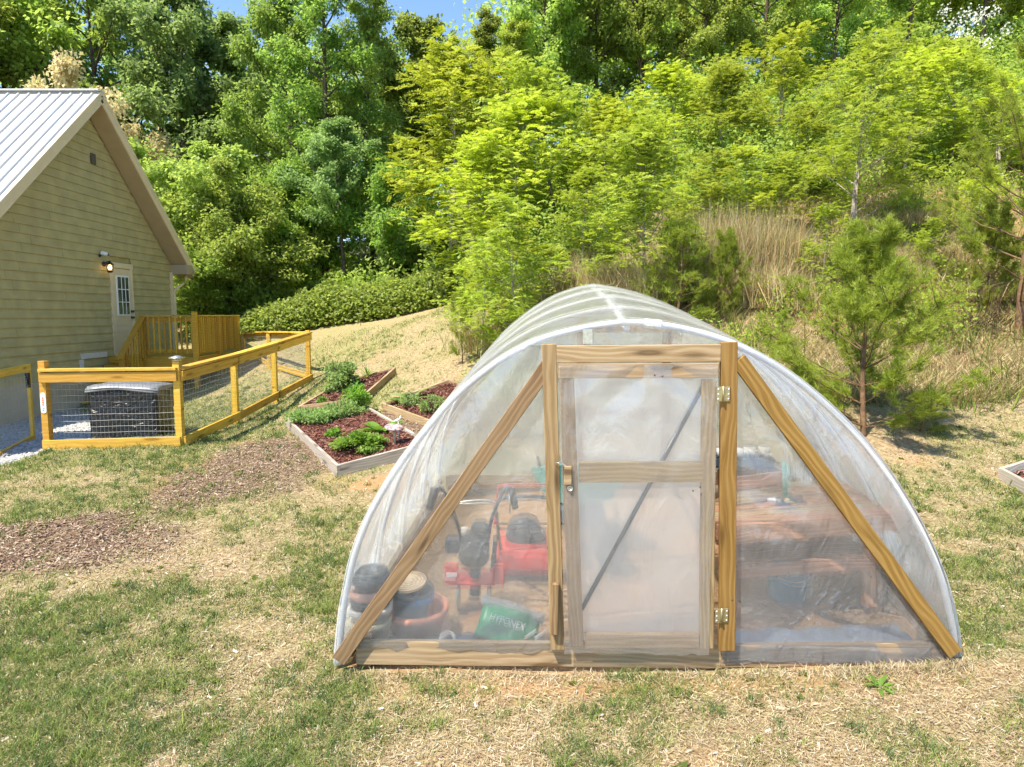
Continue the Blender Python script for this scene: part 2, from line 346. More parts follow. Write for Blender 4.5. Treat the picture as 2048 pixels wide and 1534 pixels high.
# ------------------------------------------------------------------ house
HX = -9.6; YA, YB = 12.0, 19.4; YM = 15.75
RZ, SL = 7.02, .89                                          # ridge height and slope
def rz_at(y): return RZ - SL * abs(y - YM)
M['siding'] = shaded('tan_siding_paint', (.42, .36, .175), .7, .25, var=.12, scale=3, bump=.25, bscale=90)
M['trim'] = shaded('cream_tan_trim', (.70, .57, .36), .6, .3, var=.05, scale=4)
M['foundation'] = shaded('plastered_foundation', (.47, .40, .29), .85, .2, var=.12, scale=2.5, bump=.3, bscale=30)
M['soffit'] = shaded('tan_soffit', (.40, .32, .21), .7, .2, var=.05, scale=3)
M['roof'] = shaded('white_metal_roof', (.55, .55, .54), .5, .25, var=.03, scale=1.5)
M['doorpaint'] = shaded('cream_door', (.66, .54, .35), .5, .3, var=.03)
mg, nt = mat('window_glass'); n = N(nt); n.out(n('BsdfPrincipled', {'Base Color': (.04, .05, .06, 1), 'Roughness': .05, 'Specular IOR Level': .8})); M['glass'] = mg
house = thing('house', 'tan clapboard house with steep white metal roof and gable end', 'house', (HX, YM, 0))
def hp(x, y, z): return (x - HX, y - YM, z)
# core walls (closed gable prism) slightly behind the boards
ZB = .74; D0, D1, DZ0, DZ1 = 16.42, 17.38, 1.13, 3.34           # door casing span
core = [(HX - .03, YA, -.6), (HX - .03, YB, -.6), (HX - .03, YB, rz_at(YB) - .32), (HX - .03, YM, RZ - .32), (HX - .03, YA, rz_at(YA) - .32)]
V = [hp(*p) for p in core] + [hp(-21, p[1], p[2]) for p in core]
obj('wall', mesh('wall', V, [(0, 1, 2, 3, 4), (9, 8, 7, 6, 5)] + [(i, i + 5, (i + 1) % 5 + 5, (i + 1) % 5) for i in range(5)]), M['siding'], house)
box('foundation', (.10, YB - YA - .02, 1.6), hp(HX - .012, (YA + YB) / 2, ZB - .8), M['foundation'], house, bev=.01)
EXP = .183; i = 0; z = ZB
wallparts = []
while z < RZ - .35:
    z1 = z + EXP + .012
    ya0 = max(YA, YM - (RZ - .30 - z) / SL); yb0 = min(YB, YM + (RZ - .30 - z) / SL)
    ya1 = max(YA, YM - (RZ - .30 - z1) / SL); yb1 = min(YB, YM + (RZ - .30 - z1) / SL)
    spans = [(ya0, yb0, ya1, yb1)]
    if z1 > DZ0 - .02 and z < DZ1 - .03: spans = [(ya0, D0 + .01, ya1, D0 + .01), (D1 - .01, yb0, D1 - .01, yb1)]
    cut = []
    for a0, b0, a1, b1 in spans:
        pts_ = [a0, b0]
        if b0 - a0 > 2.2: pts_ = [a0] + sorted(a0 + (b0 - a0) * (q + .15 + .7 * random.random()) / 2 for q in range(2)) + [b0]
        for q in range(len(pts_) - 1):
            l0, l1 = pts_[q], pts_[q + 1]; cut.append((l0 if q == 0 else l0 + .0025, l1 if q == len(pts_) - 2 else l1 - .0025, a1 if q == 0 else l0 + .0025, b1 if q == len(pts_) - 2 else l1 - .0025))
    for a0, b0, a1, b1 in cut:
        if b0 - a0 < .05 or b1 - a1 < .02: continue
        o_ = .002 * random.random()
        xs = (HX + .034 + o_, HX + .008 + o_, HX - .028)
        Vb = [hp(xs[0], a0, z), hp(xs[0], b0, z), hp(xs[1], b1, z1), hp(xs[1], a1, z1), hp(xs[2], a0, z), hp(xs[2], b0, z), hp(xs[2], b1, z1), hp(xs[2], a1, z1)]
        obj('siding_board', mesh('siding_board', Vb, [(0, 1, 2, 3), (7, 6, 5, 4), (0, 4, 5, 1), (1, 5, 6, 2), (2, 6, 7, 3), (3, 7, 4, 0)]), M['siding'], house)
    z += EXP
# roof: two slabs with overhang, standing ribs on the slope in view, fascia, soffit
OX = HX + .45; EA, EB = YA - .55, YB + .42
roof = None
for s, e in ((-1, EA), (1, EB)):
    ze = rz_at(e); V = []
    for x in (OX, -21.5):
        V += [hp(x, YM, RZ), hp(x, e, ze), hp(x, e, ze - .05), hp(x, YM, RZ - .05)]
    o = obj('roof_slope', mesh('roof_slope', V, [(0, 1, 2, 3), (7, 6, 5, 4), (0, 4, 5, 1), (1, 5, 6, 2), (2, 6, 7, 3), (3, 7, 4, 0)]), M['roof'], house)
    x = OX - .12
    while x > -15.5:
        L = math.hypot(e - YM, ze - RZ)
        if s < 0:
            board('roof_rib', hp(x, YM + s * .1, RZ - SL * .1 + .014), hp(x, e, ze + .014), .030, .06, M['roof'], o, wide=(1, 0, 0), bev=.006)
        x -= .232
    # rake fascia and drip edge, soffit
    board('rake_fascia', hp(OX + .014, YM + s * .0, RZ - .15), hp(OX + .014, e + s * .02, ze - .15), .17, .028, M['trim'], house, wide=(0, 0, 1))
    board('drip_edge', hp(OX + .034, YM, RZ - .03), hp(OX + .034, e + s * .03, ze - .03), .075, .012, M['trim'], house, wide=(0, 0, 1))
    nrm = Vector((0, s * SL, 1)).normalized()
    Vs = []
    for x in (OX, HX + .02): Vs += [hp(x, YM, RZ - .25), hp(x, e, ze - .25), hp(x, e, ze - .27), hp(x, YM, RZ - .27)]
    obj('soffit', mesh('soffit', Vs, [(0, 1, 2, 3), (7, 6, 5, 4), (0, 4, 5, 1), (1, 5, 6, 2), (2, 6, 7, 3), (3, 7, 4, 0)]), M['soffit'], house)
board('ridge_cap', hp(OX + .03, YM, RZ + .012), hp(-21.5, YM, RZ + .012), .26, .03, M['roof'], house, wide=(0, 1, 0))
box('eave_return', (.52, .46, .26), hp(HX + .225, YB + .20, rz_at(YB) - .42), M['soffit'], house)
box('corner_board', (.07, .12, rz_at(YB) - .5 - ZB), hp(HX + .035, YB - .04, (rz_at(YB) - .5 + ZB) / 2), M['trim'], house)
box('gable_vent', (.05, .16, .24), hp(HX + .045, 16.0, 5.62), shaded('dark_vent', (.10, .09, .07), .6), house)
tube('downspout', bend([hp(HX + .28, YB + .36, rz_at(YB) - .58), hp(HX + .22, YB + .3, rz_at(YB) - .78), hp(HX + .06, YB + .09, rz_at(YB) - 1.0), hp(HX + .05, YB + .07, rz_at(YB) - 1.3), hp(HX + .05, YB + .07, 1.0)], 5), .04, M['trim'], house, 8)
tube('gutter', [hp(OX, YB + .46, rz_at(EB) - .05), hp(-21, YB + .46, rz_at(EB) - .05)], .06, M['trim'], house, 8)
# door with nine-light window
door = box('door', (.05, .84, 2.05), hp(HX + .015, 16.9, DZ0 + 1.045), M['doorpaint'], house)
dl = lambda y, z, x=0: (x, y - 16.9, z - (DZ0 + 1.045))
box('window_sash', (.03, .54, .98), dl(16.9, 2.55, .03), M['white'], door)
for a in range(3):
    for b in range(3):
        box('pane', (.012, .135, .285), dl(16.9 - .155 + .155 * a, 2.55 - .308 + .308 * b, .047), M['glass'], door, bev=.001)
for y in (16.9 - .0775, 16.9 + .0775): box('muntin', (.012, .018, .9), dl(y, 2.55, .056), M['white'], door, bev=.002)
for zz in (2.55 - .154, 2.55 + .154): box('muntin', (.012, .44, .018), dl(16.9, zz, .054), M['white'], door, bev=.002)
for zz, nm in ((2.02, 'door_handle'), (2.17, 'deadbolt')):
    lathe(nm, [(.0, 0), (.035, 0), (.035, .012), (.014, .016), (.014, .04), (.03, .045), (.032, .065), (.0, .075)], M['black'], door, 14, dl(17.24, zz, .025), (0, R(90), 0))
box('casing', (.06, .11, DZ1 - DZ0 - .13), hp(HX + .02, D0 + .055, (DZ0 + DZ1 - .13) / 2), M['trim'], house)
box('casing', (.06, .11, DZ1 - DZ0 - .13), hp(HX + .02, D1 - .055, (DZ0 + DZ1 - .13) / 2), M['trim'], house)
box('casing', (.07, D1 - D0 + .03, .13), hp(HX + .022, (D0 + D1) / 2, DZ1 - .065), M['trim'], house)
box('threshold', (.14, .9, .05), hp(HX + .04, 16.9, DZ0 - .02), M['trim'], house)
M['pale_trim'] = shaded('pale_trim', (.66, .62, .54), .6, .3, var=.04)
box('skirt_trim', (.04, .95, .12), hp(HX + .035, 15.62, 1.16), M['pale_trim'], house)
box('skirt_trim', (.041, .12, .55), hp(HX + .036, 15.14, .82), M['pale_trim'], house)
box('utility_tag', (.012, .10, .17), hp(HX + .052, 15.0, .66), M['white'], house)
# unseen wing, added to cast shade on the gravel at the frame's edge
board('shade_wing_beam', hp(-8.15, 7.7, 3.5), hp(-8.15, 9.9, 3.5), .2, .1, M['trim'], house)
Vp = [hp(-7.75, 7.6, 3.65), hp(-7.75, 10.0, 3.65), hp(-11.5, 10.0, 4.3), hp(-11.5, 7.6, 4.3)]
obj('shade_wing_roof', mesh('shade_wing_roof', Vp + [(a, b, c_ - .1) for a, b, c_ in Vp], [(0, 1, 2, 3), (7, 6, 5, 4), (0, 4, 5, 1), (1, 5, 6, 2), (2, 6, 7, 3), (3, 7, 4, 0)]), M['roof'], house)
Vp = [hp(-9.75, 10.02, 3.9), hp(-9.75, 12.1, 3.9), hp(-11.5, 12.1, 4.25), hp(-11.5, 10.02, 4.25)]
obj('shade_wing_roof', mesh('shade_wing_roof', Vp + [(a, b, c_ - .1) for a, b, c_ in Vp], [(0, 1, 2, 3), (7, 6, 5, 4), (0, 4, 5, 1), (1, 5, 6, 2), (2, 6, 7, 3), (3, 7, 4, 0)]), M['roof'], house)
for y in (7.9, 9.7): box('shade_wing_post', (.12, .12, 3.4), hp(-8.15, y, 1.75), M['trim'], house)
box('shade_wing_wall', (.14, 2.3, 4.4), hp(-11.4, 8.8, 1.9), M['siding'], house)

# wall lantern and camera beside the door
lan = thing('wall_lantern', 'small lit black wall lantern left of the house door', 'lantern', (HX + .03, 16.2, 3.22))
lathe('back_plate', [(0, 0), (.06, 0), (.06, .015), (0, .02)], M['black'], lan, 16, (0, 0, .05), (0, R(90), 0))
tube('arm', bend([(0, 0, .05), (.08, 0, .10), (.14, 0, .10)], 4), .012, M['black'], lan, 6)
lathe('lantern_roof', [(.0, .13), (.02, .12), (.03, .10), (.09, .05), (.10, .045), (.10, .035), (0, .035)], M['black'], lan, 6, (.14, 0, 0))
lathe('lantern_base', [(0, -.15), (.05, -.15), (.07, -.12), (.07, -.11), (0, -.11)], M['black'], lan, 6, (.14, 0, 0))
for k in range(6):
    a = k * math.pi / 3; tube('bar', [(.14 + .068 * math.cos(a), .068 * math.sin(a), -.115), (.14 + .085 * math.cos(a), .085 * math.sin(a), .04)], .006, M['black'], lan, 5)
ml, nt = mat('warm_bulb'); n = N(nt); n.out(n('Emission', {'Color': (1, .62, .25, 1), 'Strength': 6.0})); 
lathe('bulb', [(0, -.09), (.028, -.08), (.04, -.04), (.03, .0), (.015, .03), (0, .03)], ml, lan, 14, (.14, 0, 0))
scam = thing('security_camera', 'small white security camera on the wall above the lantern', 'camera', (HX + .03, 16.05, 3.48))
lathe('mount', [(0, 0), (.035, 0), (.035, .02), (.015, .03), (.015, .06), (0, .06)], M['black'], scam, 12, (0, 0, -.03), (0, R(90), 0))
box('camera_body', (.15, .085, .085), (.11, .01, .02), M['white'], scam, (0, R(15), R(20)), bev=.02)
lathe('lens', [(0, 0), (.03, 0), (.03, .01), (0, .012)], M['black'], scam, 12, (.185, .035, 0), (0, R(105), R(20)))

# ------------------------------------------------------------------ deck with railing and steps
DX0, DX1, DY0, DY1, DZ = HX + .03, -7.45, 16.2, 18.75, 1.10
deck = thing('deck', 'golden stained wooden deck with balusters beside the house door', 'deck', (-8.5, 17.4, 0))
dp = lambda x, y, z: (x + 8.5, y - 17.4, z)
nb = 15; bw = (DX1 - DX0) / nb
for k in range(nb): board('deck_board', dp(DX0 + bw * (k + .5), DY0, DZ - .02), dp(DX0 + bw * (k + .5), DY1, DZ - .02), bw - .006, .035, M['deck'], deck, wide=(1, 0, 0))
board('rim_joist', dp(DX0, DY0 - .022, DZ - .16), dp(DX1, DY0 - .022, DZ - .16), .24, .04, M['deck'], deck)
board('rim_joist', dp(DX1 + .022, DY0, DZ - .16), dp(DX1 + .022, DY1, DZ - .16), .24, .04, M['deck'], deck)
board('skirt_board', dp(-8.72, DY0 - .03, DZ - .42), dp(DX1, DY0 - .03, DZ - .42), .26, .03, M['deck'], deck)
TOPZ = 2.06
posts = [(DX1 - .05, DY0), (DX1 - .05, (DY0 + DY1) / 2), (DX1 - .05, DY1 - .05), (-8.72, DY0)]
for k, (x, y) in enumerate(posts):
    g = h(x, y) - .15; hi = TOPZ + (.10 if k == 0 else -.02); box('post', (.10, .10, hi - g), dp(x, y, (hi + g) / 2), M['deck'], deck)
board('top_rail', dp(-8.78, DY0, TOPZ), dp(DX1 - .11, DY0, TOPZ), .14, .036, M['deck'], deck, wide=(0, 1, 0))
board('top_rail', dp(DX1 - .05, DY0 + .08, TOPZ + .002), dp(DX1 - .05, DY1 + .02, TOPZ + .002), .12, .036, M['deck'], deck, wide=(1, 0, 0))
board('bottom_rail', dp(-8.66, DY0 + .0, DZ + .13), dp(DX1 - .11, DY0 + .0, DZ + .13), .09, .036, M['deck'], deck)
board('upper_rail', dp(-8.66, DY0 + .0, TOPZ - .09), dp(DX1 - .11, DY0 + .0, TOPZ - .09), .09, .036, M['deck'], deck)
board('bottom_rail', dp(DX1 - .05, DY0 + .06, DZ + .12), dp(DX1 - .05, DY1 - .1, DZ + .12), .09, .036, M['deck'], deck)
board('upper_rail', dp(DX1 - .05, DY0 + .06, TOPZ - .09), dp(DX1 - .05, DY1 - .1, TOPZ - .09), .09, .036, M['deck'], deck)
for k in range(9):
    x = -8.58 + k * .128; box('baluster', (.036, .036, .86), dp(x, DY0 - .038, 1.60), M['deck'], deck)
for k in range(21):
    y = DY0 + .13 + k * .113
    if abs(y - (DY0 + DY1) / 2) < .05: continue
    box('baluster', (.036, .036, .86), dp(DX1 - .012, y, 1.60), M['deck'], deck)
steps = thing('wooden_steps', 'short flight of golden wooden steps with sloping handrail by the house wall', 'steps', (-9.15, 15.6, 0))
sp = lambda x, y, z: (x + 9.15, y - 15.6, z)
for k in range(5):
    y0 = DY0 - .06 - .24 * (k + 1); zt = DZ - .19 * (k + 1)
    board('tread', sp(HX + .08, y0 + .13, zt), sp(-8.78, y0 + .13, zt), .26, .036, M['deck'], steps, wide=(0, 1, 0))
    board('riser', sp(HX + .08, y0 + .24, zt + .10), sp(-8.78, y0 + .24, zt + .10), .15, .025, M['deck'], steps)
board('stringer', sp(-8.76, DY0 - .05, DZ - .12), sp(-8.76, DY0 - 1.3, DZ - 1.1), .24, .036, M['deck'], steps)
g = h(-8.72, 15.2); box('post', (.09, .09, 1.15 - g + .2), sp(-8.72, 15.24, (1.15 + g - .2) / 2), M['deck'], steps)
board('handrail', sp(-8.72, 16.2, 2.06), sp(-8.72, 15.12, 1.10), .14, .036, M['deck'], steps, wide=(1, 0, 0))
for k in range(7):
    y = 16.08 - k * .118; zt = 2.02 - (16.2 - y) * .89; box('baluster', (.034, .034, .80), sp(-8.70, y, zt - .44), M['deck'], steps)

# ------------------------------------------------------------------ wire fence round the side yard
def wire_panel(parent, a, b, z0a, z1a, z0b, z1b, dz=.083, dx=.052, r1=.0026, r2=.0016):
    a = Vector((*a, 0)); b = Vector((*b, 0)); L = (b - a).length; items = []
    rows = int((z1a - z0a) / dz) + 1; nseg = max(6, int(L / .25))
    for i in range(rows):
        f = i * dz / (z1a - z0a); pts = []
        for k in range(nseg + 1):
            t = k / nseg; p = a.lerp(b, t); z0 = z0a + (z0b - z0a) * t; z1 = z1a + (z1b - z1a) * t
            pts.append((p.x, p.y, z0 + (z1 - z0) * f + .006 * math.sin(k * 1.7 + i * .9) + .004 * math.sin(k * .6 + i)))
        items.append(tube_va(pts, r1, 4, False))
    for k in range(int(L / dx)):
        t = (k + .5) * dx / L; p = a.lerp(b, t); wob = .003 * math.sin(k * 2.3)
        items.append(tube_va([(p.x, p.y, z0a + (z0b - z0a) * t), (p.x + wob, p.y + wob, z1a + (z1b - z1a) * t)], r2, 3, False))
    V, Fs = join_va(items); return obj('wire_mesh', mesh('wire_mesh', V, Fs, True), M['wire'], parent)
FX = -4.45
def fence_run(name, label, pts, side, wires=True, capw=.14):
    """pts: posts (x, y, ground z, top z); side: outward unit vector"""
    o = thing(name, label, 'fence', (pts[0][0], pts[0][1], pts[0][2])); q = Vector((pts[0][0], pts[0][1], pts[0][2])); s = Vector((*side, 0))
    L = lambda x, y, z: Vector((x, y, z)) - q
    for x, y, g, t, extra in pts:
        if extra is not None: box('post', (.09, .09, t - g + .2 + extra), L(x, y, (t + g - .2 + extra) / 2), M['fence'], o)
    for (x0, y0, g0, t0, _), (x1, y1, g1, t1, _) in zip(pts[:-1], pts[1:]):
        off = s * .066
        board('cap_rail', L(x0, y0, t0 + .002) + s * .03, L(x1, y1, t1 + .002) + s * .03, capw, .036, M['fence'], o, wide=side + (0,), ext=.02)
        board('top_rail', L(x0, y0, t0 - .095) + off, L(x1, y1, t1 - .095) + off, .13, .036, M['fence'], o, ext=.02)
        board('bottom_rail', L(x0, y0, g0 + .07) + off, L(x1, y1, g1 + .07) + off, .13, .036, M['fence'], o, ext=.03)
        if wires:
            a = L(x0, y0, 0) - s * 0.052; b = L(x1, y1, 0) - s * 0.052
            wire_panel(o, (a.x, a.y), (b.x, b.y), g0 + .12 - q.z, t0 - .1 - q.z, g1 + .12 - q.z, t1 - .1 - q.z)
    return o
fence_run('wire_fence', 'front fence panel of golden wood and wire with oval sign', [(-6.16, 8.95, .30, 1.36, .12), (FX, 9.05, .33, 1.37, .10)], (0, -1))
fence_run('wire_fence', 'long side run of golden wood and wire fence beside the raised beds', [(FX, 9.05, .33, 1.37, None), (FX, 10.9, .40, 1.45, -.04), (FX, 12.75, .52, 1.56, -.04), (FX, 14.9, .66, 1.70, .05)], (1, 0))
fence_run('wire_fence', 'far fence run of golden wood behind the side yard', [(FX, 14.9, .66, 1.70, None), (-6.05, 17.0, h(-6.05, 17.0), 1.66, -.04), (-7.42, 18.85, h(-7.42, 18.85), 1.6, -.04)], (.79, .61))
gate = thing('yard_gate', 'open wooden yard gate with black bracket at the left edge', 'gate', (-7.25, 10.2, .12))
gp = lambda t, z: (.55 * t, -1.5 * t, z)
board('stile', gp(0, .05), gp(0, 1.12), .09, .045, M['fence'], gate, wide=(.35, -.94, 0)); board('stile', gp(1, .05), gp(1, 1.12), .09, .045, M['fence'], gate, wide=(.35, -.94, 0))
board('top_rail', gp(-.03, 1.18), gp(1.03, 1.18), .10, .05, M['fence'], gate); board('bottom_rail', gp(-.03, .09), gp(1.03, .09), .14, .05, M['fence'], gate)
tube('bracket', [gp(.10, 1.10), gp(.035, .93)], .012, M['black'], gate, 6); board('bracket_plate', gp(.028, 1.1), gp(.028, .88), .03, .06, M['black'], gate, wide=(.35, -.94, 0))
wire_panel(gate, gp(.03, 0)[:2], gp(.97, 0)[:2], .15, 1.12, .15, 1.12)
capo = thing('post_cap_light', 'silver solar cap light on the fence corner post', 'light', (FX, 9.05, 1.475))
lathe('cap_base', [(0, 0), (.06, 0), (.06, .02), (.045, .03), (0, .03)], M['steel'], capo, 4, (0, 0, 0), (0, 0, R(45)))
lathe('cap_top', [(0, .03), (.105, .03), (.105, .045), (.03, .07), (0, .072)], M['steel'], capo, 4, (0, 0, 0), (0, 0, R(45)))
sg = thing('oval_sign', 'narrow white oval sign on the fence post by the gate', 'sign', (-6.16, 8.898, .93))
V = []; 
for k in range(24):
    a = 2 * math.pi * k / 24; V.append((.037 * math.cos(a), 0, .10 * math.copysign(1, math.sin(a)) * (abs(math.sin(a)) > .01) + .037 * math.sin(a)))
obj('plate', mesh('plate', V + [(x, .008, z) for x, _, z in V], [tuple(range(23, -1, -1))[::-1], tuple(range(47, 23, -1))] + [(k, (k + 1) % 24, (k + 1) % 24 + 24, k + 24) for k in range(24)]), shaded('pale_plate', (.72, .76, .74), .5), sg)
mo = shaded('orange_print', (.72, .22, .08), .6)
for zz in (.065, .035, .005, -.025): box('printed_mark', (.020, .003, .019), (-.002, -.003, zz), mo, sg, bev=.003)
for zz, xx in ((-.07, .004), (-.095, -.008)): box('printed_mark', (.016, .003, .014), (xx, -.003, zz), shaded('blue_print', (.15, .35, .55), .6), sg, bev=.003)
# black wrapped crate
crate = thing('wrapped_crate', 'black plastic wrapped box behind the front wire fence', 'box', (-5.58, 9.95, h(-5.58, 9.95)), rz=R(6))
def pillow(sx, sy, sz, nq, amp, seed):
    bm = bmesh.new(); bmesh.ops.create_cube(bm, size=1.0); bmesh.ops.subdivide_edges(bm, edges=bm.edges[:], cuts=nq, use_grid_fill=True)
    rs = np.random.default_rng(seed); ph = rs.random(6) * 6
    for v in bm.verts:
        x, y, z = v.co; q = Vector((x * sx, y * sy, z * sz)); nn = Vector((x, y, z)).normalized()
        d = amp * (math.sin(x * 9 + ph[0] + z * 5) + math.sin(z * 13 + ph[1] + y * 7) + math.sin(y * 11 + x * 6 + ph[2])) / 3; v.co = q + nn * d
    me = bpy.data.meshes.new('pillow'); bm.to_mesh(me); bm.free(); me.polygons.foreach_set('use_smooth', [True] * len(me.polygons)); return me
mw, nt = mat('black_wrap_plastic'); n = N(nt); tc = n('TexCoord'); nz = n('TexNoise', {'Vector': tc.outputs['Object'], 'Scale': 7.0, 'Detail': 4.0, 'Distortion': 1.5})
p = n('BsdfPrincipled', {'Base Color': (.012, .013, .016, 1), 'Roughness': .28, 'Specular IOR Level': .6}); bp = n('Bump', {'Height': nz.outputs[0], 'Strength': .9, 'Distance': .05}); nt.links.new(bp.outputs[0], p.inputs['Normal']); n.out(p)
o = obj('wrapped_body', pillow(.92, .6, .78, 10, .012, 1), mw, crate, (0, 0, .36))
me = pillow(.98, .64, .05, 8, .008, 2)
for v in me.vertices: v.co.z += .05 * (1 - (abs(v.co.x + .1) / .5) ** 1.2) - (.04 if v.co.y < -.3 else 0)
obj('cover_sheet', me, shaded('grey_sheet', (.19, .20, .22), .35, .5), crate, (0, 0, .75))

# ------------------------------------------------------------------ raised beds
chipcols = np.array([(.16, .06, .045), (.10, .04, .03), (.24, .11, .08), (.07, .03, .025), (.30, .18, .13)])
M['chipcol'] = colmat('mulch_chip', .9)
def chipmesh(P, size, cols, r, flat=.5):
    n_ = len(P); a = r.random(n_) * 2 * np.pi; d = np.stack([np.cos(a), np.sin(a), (r.random(n_) - .5) * 2 * flat], -1); d /= np.linalg.norm(d, axis=1)[:, None]
    u = np.stack([-np.sin(a), np.cos(a), (r.random(n_) - .5) * 2 * flat], -1)
    L = (size * (.5 + r.random(n_)))[:, None]; W_ = L * (.12 + .25 * r.random(n_))[:, None]
    V = np.stack([P - d * L - u * W_, P + d * L - u * W_ * .8, P + d * L * .9 + u * W_, P - d * L * .9 + u * W_], 1).reshape(-1, 3)
    c = cols[r.integers(0, len(cols), n_)] * (.7 + .6 * r.random((n_, 1))); return V, np.repeat(c, 4, 0)
def raised_bed(label, c4, hgt, mt, fill='mulch', seed=0, top=.03):
    c4 = [Vector((x, y, h(x, y))) for x, y in c4]; q = sum(c4, Vector()) / 4; o = thing('raised_bed', label, 'raised bed', q)
    L = [c - q for c in c4]
    for k in range(4):
        a, b = L[k], L[(k + 1) % 4]; up = Vector((0, 0, hgt / 2 - .015)); d = (b - a).normalized() * .02
        board('side_board', a + up - d * (k % 2), b + up + d * (k % 2), hgt, .04, mt, o, bev=.004)
    def bil(u, v): return (c4[0] * (1 - u) + c4[1] * u) * (1 - v) + (c4[3] * (1 - u) + c4[2] * u) * v
    nn = 14; V = []
    for j in range(nn + 1):
        for i in range(nn + 1):
            p = bil(.01 + .98 * i / nn, .01 + .98 * j / nn) - q; V.append((p.x, p.y, p.z + hgt - .02 - top + .03 * (fbm(p.x, p.y, 3, 60 + seed, 3) - .5)))
    obj('bed_fill', mesh('bed_fill', V, [(j * (nn + 1) + i, j * (nn + 1) + i + 1, (j + 1) * (nn + 1) + i + 1, (j + 1) * (nn + 1) + i) for j in range(nn) for i in range(nn)], True), M['mulch'] if fill == 'mulch' else M['soil'], o)
    r = np.random.default_rng(90 + seed); k = 4200; uv = .02 + .96 * r.random((k, 2)); P = np.array([bil(a, b) - q for a, b in uv]); P[:, 2] += hgt - .012 - top + .015 * r.random(k)
    V, c = chipmesh(P, .022, chipcols if fill == 'mulch' else chipcols * 1.2, r); tag(obj('mulch_chips', amesh('mulch_chips', V, 4, col=c), M['chipcol'], o), kind='stuff')
    return o, bil
bedB, bilB = raised_bed('large weathered raised bed with red mulch and herbs in front of the other two', [(-2.04, 7.86), (-1.05, 8.42), (-2.42, 10.92), (-3.44, 10.35)], .16, M['grey_wood'], seed=1)
bedA, bilA = raised_bed('small raised bed by the fence holding the tallest leafy bush', [(-3.56, 11.36), (-2.53, 11.30), (-2.18, 12.67), (-3.22, 12.75)], .15, M['wood_pale'], seed=2)
bedC, bilC = raised_bed('pale raised bed partly hidden behind the greenhouse', [(-2.03, 10.71), (-.75, 8.80), (.10, 9.30), (-1.02, 11.05)], .15, M['wood_pale'], seed=3)
bedR, bilR = raised_bed('empty grey raised bed cut off by the right edge', [(5.0, 6.85), (4.85, 4.9), (6.6, 4.75), (7.1, 7.6)], .13, M['grey_wood'], fill='soil', seed=4, top=.07)
# ------------------------------------------------------------------ greenhouse
def film_mat(name, haze, tint=(.90, .93, .96), bump=.5, bs=6.0, gloss=.10, blur=.0, tlf=.55, crease=.14):
    m, nt = mat(name); n = N(nt); tc = n('TexCoord')
    mp = n('Mapping', {'Vector': tc.outputs['Object'], 'Scale': (1, 1, .35)})
    nz = n('TexNoise', {'Vector': mp, 'Scale': bs, 'Detail': 4.0, 'Distortion': 1.2, 'Roughness': .55})
    n2 = n('TexNoise', {'Vector': tc.outputs['Object'], 'Scale': 45.0, 'Detail': 4.0})
    mp3 = n('Mapping', {'Vector': tc.outputs['Object'], 'Scale': (1, 1, .6), 'Rotation': (0, .5, 0)})
    wob = n('VectorMath', {0: mp3, 1: n('VectorMath', {0: nz.outputs['Color'], 1: (.35, .35, .35)}, operation='MULTIPLY')}, operation='ADD')
    vd = n('TexVoronoi', {'Vector': wob, 'Scale': 3.2, 'Randomness': 1.0}, feature='DISTANCE_TO_EDGE')
    cre = n.ramp(vd.outputs['Distance'], [(0, (1, 1, 1)), (.012, (.55, .55, .55)), (.05, (.12, .12, .12)), (.16, (0, 0, 0))])
    msk = n('TexNoise', {'Vector': tc.outputs['Object'], 'Scale': 1.7, 'Detail': 2.0}); mk_ = n.math('MULTIPLY', n.math('SUBTRACT', msk.outputs[0], .42, True), 5.0, True)
    bp = n('Bump', {'Height': n.math('ADD', n.math('MULTIPLY', n.math('MULTIPLY', cre.outputs[0], mk_), crease), n.math('ADD', nz.outputs[0], n.math('MULTIPLY', n2.outputs[0], .05))), 'Strength': bump, 'Distance': .05})
    n3 = n('TexNoise', {'Vector': tc.outputs['Object'], 'Scale': 2.2, 'Detail': 4.0, 'Distortion': .6})
    hz = n.math('ADD', haze - .10, n.math('MULTIPLY', n3.outputs[0], .20), True)
    tr = n('BsdfTransparent', {'Color': (*[.97] * 3, 1)})
    base = tr
    if blur:
        rf = n('BsdfRefraction', {'Color': (.97, .97, .97, 1), 'Roughness': blur, 'IOR': 1.1}); base = n('MixShader', {0: .35, 1: tr, 2: rf})
    df = n('BsdfDiffuse', {'Color': (*tint, 1), 'Normal': bp}); tl = n('BsdfTranslucent', {'Color': (*tint, 1), 'Normal': bp})
    milky = n('MixShader', {0: tlf, 1: df, 2: tl})
    a = n('MixShader', {0: hz, 1: base, 2: milky})
    gl = n('BsdfGlossy', {'Color': (1, 1, 1, 1), 'Roughness': .11, 'Normal': bp})
    lw = n('LayerWeight', {'Blend': .22, 'Normal': bp})
    f = n.math('ADD', gloss * .5, n.math('MULTIPLY', lw.outputs['Fresnel'], gloss * 4), True)
    n.out(n('MixShader', {0: f, 1: a, 2: gl})); return m
M['film_front'] = film_mat('front_film', .22, tint=(.92, .95, 1.0), bump=.85, bs=5.0, gloss=.12, blur=.08, tlf=.6)
M['film_door'] = film_mat('door_film', .24, blur=.0, tlf=.6, crease=.05, tint=(.92, .93, .95), bump=.6, bs=4.0, gloss=.10)
M['film_back'] = film_mat('back_film', .62, tint=(.92, .95, 1.0), bump=.4, bs=4.0, gloss=.1, tlf=.8)
M['film_roof'] = film_mat('cover_film', .60, tlf=.84, tint=(.92, .95, .94), bump=.4, bs=3.0, gloss=.13)
gh = thing('greenhouse', 'hoop greenhouse of clear plastic film with wooden door frame', 'greenhouse', (.75, 3.92, 0), rz=-R(2))
